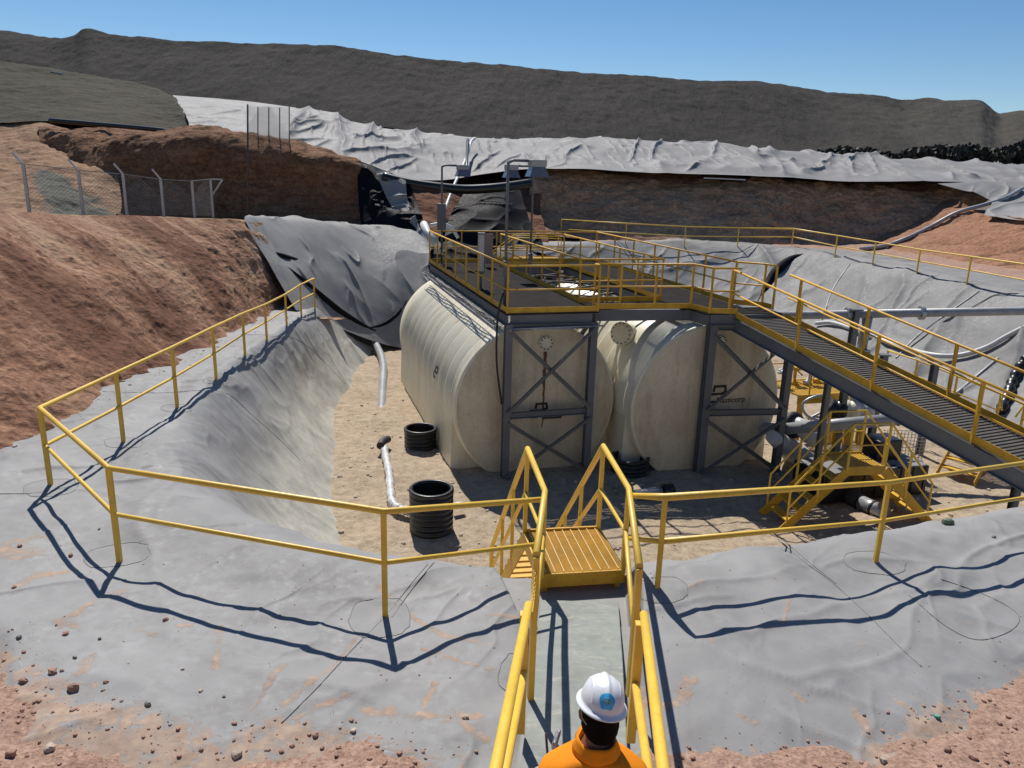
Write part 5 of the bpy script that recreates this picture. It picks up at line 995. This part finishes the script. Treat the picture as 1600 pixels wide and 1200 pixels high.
m.build('wire_mesh', MESHW, ug)
tpz = at(387, 163, Y=39.5); bpz = at(387, 345, Y=39.5); m = MB(); m.tube([bpz, tpz], .045, 8); tag(m.build('pole', STEELD, None), "tall thin dark pole rising from the bench in front of the cut face", 'pole')
# bushes along the hill's foot at the right
LEAF = M_("bush_leaves", .8); LEAF.col(LEAF.cr(LEAF.noise(.8, 5, .6), [(.35, (.030, .029, .023)), (.7, (.072, .068, .052))])); LEAF = LEAF.m
n = 26000; xs = rng.uniform(0, 1, n); P = []
for i in range(n):
    u_ = xs[i]; px_ = 1255+u_*440; H = np.interp(px_, [1255, 1275, 1300, 1350, 1400, 1412, 1440, 1500, 1560, 1580, 1600, 1700], [2.2, 3.4, 3.9, 4.0, 3.3, 3.9, 4.4, 4.7, 4.4, 5.2, 5.7, 6])*(1+.02*math.sin(px_*.13)+.02*math.sin(px_*.41))*.88; Yb = rng.uniform(84, 92)
    b = at(px_, 262, Y=Yb); z = .6+(1-rng.random()**1.6)*(H-.6)*(.80+.14*math.sin(Yb*3+px_*.07)); P.append((b.x, Yb, z))
P = np.array(P); a1_ = rng.normal(size=(n, 3)); a1_ /= np.linalg.norm(a1_, axis=1)[:, None]; a2_ = np.cross(a1_, rng.normal(size=(n, 3))); a2_ /= np.linalg.norm(a2_, axis=1)[:, None]; s_l = rng.uniform(.14, .34, n)[:, None]
vv = np.stack([P-a1_*s_l-a2_*s_l*.6, P+a1_*s_l-a2_*s_l*.6, P+a1_*s_l+a2_*s_l*.6, P-a1_*s_l+a2_*s_l*.6], 1).reshape(-1, 3)
bsh = mesh_np("bushes", vv, np.arange(n*4).reshape(-1, 4), LEAF, smooth=False); tag(bsh, "dark scrub along the foot of the dump at the right", 'bushes', kind='stuff')
m = MB(); m.beam(at(1100, 278, Y=48.0), at(1165, 281, Y=48.0), .08, .06); tag(m.build('plank', WHITEP, None), "pale plank lying on the back cliff's edge under the liner band", 'plank')
m = MB(); m.beam(at(80, 111, Y=65), at(98, 115, Y=65), .25, .12); tag(m.build('plank', WHITEP, None), "pale plank on the crest of the gravel heap", 'plank')
def scrap(px_, py_, s, mat, label, seed):
    p = hit(px_, py_); k = s*p.length/F*.6; o = stone_mesh((k, k*.8, k*.7), seed).build('scrap', mat, None); o.location = p+ZX*k*.3; tag(o, label, 'scrap')
scrap(1480, 818, 14, paint("green_bag", (.16, .20, .13), .6), "crumpled green lump on the liner's edge in front of the stair bridge", 61); scrap(1464, 1121, 7, paint("teal_scrap", (.12, .42, .34), .5), "small teal scrap on the soil at lower right", 62)
#PART3
# ------------------------------------------------------------------ the person on the ramp
ORANGE = paint("orange_cloth", (.86, .27, .008), .75, .12, 9, (.5, .2, .05), .25, spec=.2); SHIRT = paint("grey_shirt", (.42, .40, .37), .8, .15, 9, spec=.2); TROU = paint("blue_trousers", (.04, .06, .11), .85, .2, 9, spec=.2)
SKINM = paint("skin", (.24, .105, .06), .5, .1, 12, (.2, .08, .05), .15); HAIR = paint("black_hair", (.005, .0045, .004), .85, .3, 90, (.012, .01, .009), .3, spec=.08); HELM = paint("white_helmet", (.74, .75, .77), .28, .05, 12, (.5, .48, .44), .12)
pr = thing('person', "person seen from behind in a white helmet and orange vest, standing on the concrete ramp", 'person', (.415, 2.80, slabz(2.80)+.02)); pr.scale = (.965, .965, .965)
def skin_body():
    J = []; E_ = []; Rr_ = []
    def a(p, r, par=None):
        J.append(p); Rr_.append(r); 
        if par is not None: E_.append((par, len(J)-1))
        return len(J)-1
    pel = a((0, 0, .93), .125); sp1 = a((0, 0, 1.08), .115, pel); sp2 = a((0, .0, 1.25), .13, sp1); ch = a((0, 0, 1.38), .115, sp2); nk = a((0, .005, 1.50), .058, ch); nk2 = a((0, .02, 1.56), .052, nk); hd_ = a((0, .03, 1.63), .055, nk2); a((0, .035, 1.67), .05, hd_)
    fc_ = a((0, .095, 1.61), .04, hd_)
    for s in (-1, 1):
        sh = a((s*.165, 0, 1.35), .05, ch); elb = a((s*.235, .02, 1.12), .044, sh); wr = a((s*.245, .16, .93), .028, elb); pm = a((s*.24, .22, .885), .036, wr)
        for k, (dx, L, rr) in enumerate(((-.03, .070, .0085), (-.011, .080, .009), (.010, .075, .0088), (.029, .058, .0078))):
            b = a((s*.24+dx, .255, .862), .010, pm); c = a((s*.24+dx*1.05, .255+L*.35, .838-.0), rr, b); a((s*.24+dx*1.0, .255+L*.42, .838-L*.45), rr*.85, c)
        th_ = a((s*.24-s*.036, .225, .878), .012, pm); a((s*.24-s*.05, .25, .845), .0095, th_)
        hp__ = a((s*.095, 0, .86), .095, pel); kn = a((s*.11, .035, .48), .058, hp__); ank = a((s*.115, -.01, .10), .040, kn); a((s*.125, .13, .045), .038, ank)
    me = bpy.data.meshes.new('body'); me.from_pydata(J, E_, []); me.materials.append(SKINM); o = link(bpy.data.objects.new('body', me), pr)
    md = o.modifiers.new('skin', 'SKIN'); md.use_smooth_shade = True
    for i, r in enumerate(Rr_): me.skin_vertices[0].data[i].radius = (r, r)
    me.skin_vertices[0].data[0].use_root = True
    sb_ = o.modifiers.new('sub', 'SUBSURF'); sb_.levels = 2; sb_.render_levels = 2
skin_body()
def loft(secs, seg=40, cap=True, off=lambda p, j, i: p):
    """secs: (z, half width, half depth, y shift, x shift)"""
    m = MB(); vs = []
    for i, (z, w_, d_, ys, xs_) in enumerate(secs):
        for j in range(seg):
            a = 2*math.pi*j/seg; c, s = math.cos(a), math.sin(a); k = 2.4
            vs.append(off(V(xs_+w_*math.copysign(abs(c)**(2/k), c), ys+d_*math.copysign(abs(s)**(2/k), s), z), j, i))
    n = len(secs); fs = [(i*seg+j, i*seg+(j+1) % seg, (i+1)*seg+(j+1) % seg, (i+1)*seg+j) for i in range(n-1) for j in range(seg)]
    m.add(vs, fs, True)
    if cap: m.f += [tuple(range(seg))[::-1], tuple((n-1)*seg+j for j in range(seg))]; m.sm += [True, True]
    return m
def wrk(a_):
    def f(p, j, i):
        n_ = float(vnoise(np.array([[p.x*9, p.y*9, p.z*5]]), 3)[0])+.6*float(vnoise(np.array([[p.x*20+p.z*8, p.y*20, p.z*16]]), 4)[0]); q = V(p.x, p.y, 0); return p+q.normalized()*n_*a_ if q.length else p
    return f
secs = [(.74, .20, .145, 0, 0), (.9, .195, .14, 0, 0), (1.05, .19, .135, 0, 0), (1.2, .21, .14, 0, 0), (1.30, .228, .138, 0, 0), (1.36, .238, .128, 0, 0), (1.40, .240, .118, 0, 0), (1.425, .228, .108, 0, 0), (1.445, .195, .10, 0, 0), (1.458, .15, .095, 0, 0), (1.468, .105, .09, .005, 0), (1.475, .080, .08, .005, 0)]
secs = [(z_-.022*(z_ > 1.3), q_[0]*1.07, *q_[1:]) for z_, *q_ in secs]; zz = [s_[0] for s_ in secs]; fine = [(z,)+tuple(np.interp(z, zz, [s_[k] for s_ in secs]) for k in range(1, 5)) for z in np.concatenate([np.linspace(.74, 1.34, 18), np.linspace(1.352, 1.45, 12)])]
def vest_off(p, j, i):
    p = wrk(.010)(p, j, i)
    if p.z > 1.34: p.z -= .32*max(0, abs(p.x)-.10)
    return p
loft(fine, 56, True, vest_off).build('vest', ORANGE, pr)
def collar():
    m = MB(); seg = 60; prof = [(r_, z_-.012) for r_, z_ in [(.070, 1.455), (.074, 1.48), (.077, 1.505), (.079, 1.520), (.085, 1.522), (.090, 1.508), (.099, 1.485), (.108, 1.462), (.104, 1.457), (.09, 1.47)]]; vs = []
    a0, a1 = math.radians(118), math.radians(422)
    for i, (r, z) in enumerate(prof):
        for j in range(seg):
            f = j/(seg-1); a = a0+(a1-a0)*f; fl = max(0, (abs(f-.5)-.38)/.12); rr = r*(1+(.55*fl*fl if i > 3 else .08*fl)); zc = z-(.035*fl if i > 3 else 0)+.003*math.sin(a*5+i)
            vs.append((rr*math.cos(a)*1.02, .012+rr*math.sin(a)*.98, zc))
    n = len(prof); m.add(vs, [(i*seg+j, i*seg+j+1, (i+1)*seg+j+1, (i+1)*seg+j)[::-1] for i in range(n-1) for j in range(seg-1)], True); return m
collar().build('collar', ORANGE, pr)
m = MB(); m.tube([V(-.16, -.112, 1.33), V(-.08, -.124, 1.345), V(0, -.126, 1.35), V(.08, -.124, 1.345), V(.16, -.112, 1.33)], .0025, 5); m.build('seam', ORANGE, pr)
for s in (-1, 1):
    m = MB(); m.tube([V(s*.185, 0, 1.33), V(s*.228, 0, 1.29), V(s*.245, .005, 1.22), V(s*.252, .02, 1.12), V(s*.252, .09, 1.03), V(s*.248, .15, .95)], [.045, .060, .060, .055, .048, .040], 18); m.build('sleeve', SHIRT, pr)
    m = MB(); m.tube([V(s*.09, 0, .90), V(s*.10, .01, .75), V(s*.11, .035, .48), V(s*.112, .01, .25), V(s*.115, -.01, .09)], [.115, .105, .078, .066, .068], 20); m.build('trouser_leg', TROU, pr)
    m = loft([(0.0, .05, .14, .045, s*.12), (.03, .052, .145, .045, s*.12), (.06, .048, .13, .04, s*.12), (.10, .045, .07, -.01, s*.118), (.14, .048, .055, -.02, s*.117)], 24); m.build('boot', BLACK, pr)
# head: skull, ears, hair, helmet (slightly tipped forward and to the right)
HC = V(.012, .035, 1.632)
m = MB(); vs = []; nl_, na_ = 18, 28
for i in range(nl_+1):
    t = math.pi*i/nl_
    for j in range(na_):
        a = 2*math.pi*j/na_; x, y, z = math.sin(t)*math.cos(a), math.sin(t)*math.sin(a), math.cos(t); k = 1-.22*max(0, -z-.2); vs.append(HC+V(x*.076*k, y*.097*k+(.012 if z < 0 and y > 0 else 0), z*.118))
m.add(vs, [(i*na_+j, (i+1)*na_+j, (i+1)*na_+(j+1) % na_, i*na_+(j+1) % na_) for i in range(nl_) for j in range(na_)], True)
hd_ = m.build('head', SKINM, pr)
one('nose', SKINM, hd_, lambda m: m.lathe([(.001, .03), (.008, .02), (.014, 0), (.016, -.015), (.001, -.022)], HC+V(0, .108, -.02), ZX, 12)); one('mouth', RUST, hd_, lambda m: m.box(HC+V(0, .098, -.065), (.022, .006, .004)))
for s in (-1, 1):
    one('eye', BLACK, hd_, lambda m: m.lathe([(.001, .008), (.010, .004), (.010, -.004), (.001, -.008)], HC+V(s*.03, .093, .0), ZX, 10))
    m = MB(); e_ = HC+V(s*.080, -.004, -.012); pts = [e_+V(s*.002, .004, .030), e_+V(s*.012, -.010, .026), e_+V(s*.015, -.015, .008), e_+V(s*.011, -.011, -.012), e_+V(s*.004, -.001, -.027), e_+V(-s*.002, .006, -.022)]
    m.tube([Vector(q) for q in crom([tuple(p) for p in pts], np.linspace(0, 5, 18))], .0055, 8); m.lathe([(.001, .012), (.016, .008), (.020, 0), (.016, -.008), (.001, -.012)], e_+V(s*.004, .0, .0), V(s, -.4, 0), 14, True, None, 1, 1.25); m.build('ear', SKINM, hd_)
m = MB(); vs = []; nl_, na_ = 18, 40
for i in range(nl_+1):
    for j in range(na_+1):
        a = math.radians(-8-164*j/na_); side = abs(math.cos(a)); zlow = -.100+.04*side**3; z = .05+(zlow-.05)*i/nl_; t = max(.99, math.sqrt(max(.05, 1-(z/.135)**2)))-.02*max(0, -z-.06)/.05; jit = .0016*float(vnoise(np.array([[j*.9, i*.25, 1.]]), 8)[0])
        vs.append(HC+V(math.cos(a)*(.0875+jit)*t, math.sin(a)*(.103+jit)*t, z))
m.add(vs, [(i*(na_+1)+j, i*(na_+1)+j+1, (i+1)*(na_+1)+j+1, (i+1)*(na_+1)+j) for i in range(nl_) for j in range(na_)], True); hr = m.build('hair', HAIR, hd_)
HM = Matrix.Translation(HC+V(.004, .0, .060))@Matrix.Rotation(math.radians(9), 4, 'Y')@Matrix.Rotation(math.radians(-7), 4, 'X')
def hel(t, a, lift=0.):      # t: 0 top .. 1 rim, a: angle round
    tt = t*math.pi/2; x, y, z = math.sin(tt)**.86*math.cos(a), math.sin(tt)**.86*math.sin(a), math.cos(tt); px_ = x*(.096+lift); py_ = y*(.119+lift); pz_ = z*(.108+lift)
    rid = math.exp(-(px_/.011)**2)*.0075*(1 if t < .75 else max(0, 1-(t-.75)/.12)); sgr = sum(math.exp(-((px_-c)/.004)**2)*.003 for c in (-.062, .062))*(1 if .3 < t < .9 else 0)
    f = 1+(rid+sgr)/.12; return V(px_*f, py_*f, pz_*f)
m = MB(); vs = []; nt_, na_ = 40, 120
for i in range(nt_+1):
    for j in range(na_): vs.append(HM@hel(max(.001, i/nt_), 2*math.pi*j/na_))
prof = [(.004, -.006), (.014, -.012), (.020, -.016), (.021, -.021), (.016, -.022), (.0, -.018), (-.006, .0)]
for dr, dz in prof:
    for j in range(na_):
        a = 2*math.pi*j/na_; k = 1+(1.6*max(0, math.sin(a))**3 if dr > .01 else 0); vs.append(HM@V(math.cos(a)*(.096+dr), math.sin(a)*(.119+dr*k), dz-(.012*max(0, math.sin(a))**2 if dr > .01 else 0)))
n_ = nt_+1+len(prof); m.add(vs, [(i*na_+j, (i+1)*na_+j, (i+1)*na_+(j+1) % na_, i*na_+(j+1) % na_) for i in range(n_-1) for j in range(na_)], True); hm_ = m.build('helmet', HELM, pr)
BLUE = paint("badge_blue", (.04, .42, .74), .35, .08, 20); BGR = paint("badge_marks", (.30, .42, .16), .5, .3, 60); BWH = paint("badge_white", (.6, .75, .85), .4)
def helpt(u, v_, lift): # u right, v up in metres around the badge centre on the back of the helmet
    t_ = .66-v_/.175; return HM@hel(t_, -math.pi/2+(u*1.3-.004)/(.122*math.sin(t_*math.pi/2)**.86), lift)
def onhelm(poly, lift, name, mat, par):
    m = MB(); c = (sum(p[0] for p in poly)/len(poly), sum(p[1] for p in poly)/len(poly)); n = len(poly); vs = [helpt(c[0], c[1], lift)]
    for k in (.33, .66, 1): vs += [helpt(c[0]+(p[0]-c[0])*k, c[1]+(p[1]-c[1])*k, lift) for p in poly]
    vs += [helpt(p[0], p[1], -.002) for p in poly]
    m.add(vs, [(0, 1+i, 1+(i+1) % n) for i in range(n)]+[(1+q*n+i, 1+(q+1)*n+i, 1+(q+1)*n+(i+1) % n, 1+q*n+(i+1) % n) for q in range(3) for i in range(n)], False); return m.build(name, mat, par)
circ = [((.034+.007*(k in (18, 19, 23, 24)))*math.cos(2*math.pi*k/28), (.034+.007*(k in (18, 19, 23, 24)))*math.sin(2*math.pi*k/28)) for k in range(28)]; bdg = onhelm(circ, .0015, 'badge', BLUE, hm_)
onhelm([(-.012, -.016), (-.003, -.021), (-.006, -.028)], .0016, 'badge_tail', BLUE, bdg) if False else None
for r_i, (v0, us, hh_) in enumerate(((.002, (-.019, -.0145, -.010, -.0055, -.001, .0035, .008, .0125, .017), .0042), (-.008, (-.016, -.0105, -.005, .0005, .006, .0115), .003), (.015, (-.008, .001, .010), .0022))):
    m = MB()
    for u0 in us:
        q = [helpt(u0+x, v0+y, .0024) for x, y in ((-.0016, -hh_), (.0016, -hh_), (.0016, hh_), (-.0016, hh_))]; m.add(q, [(0, 1, 2, 3)])
    m.build('badge_marks', BGR if r_i < 2 else BWH, hm_)
one('strap', SHIRT, hm_, lambda m: m.tube([HM@V(-.10, -.02, -.01), HC+V(-.088, -.045, .0), HC+V(-.07, -.075, -.012)], .0028, 6))
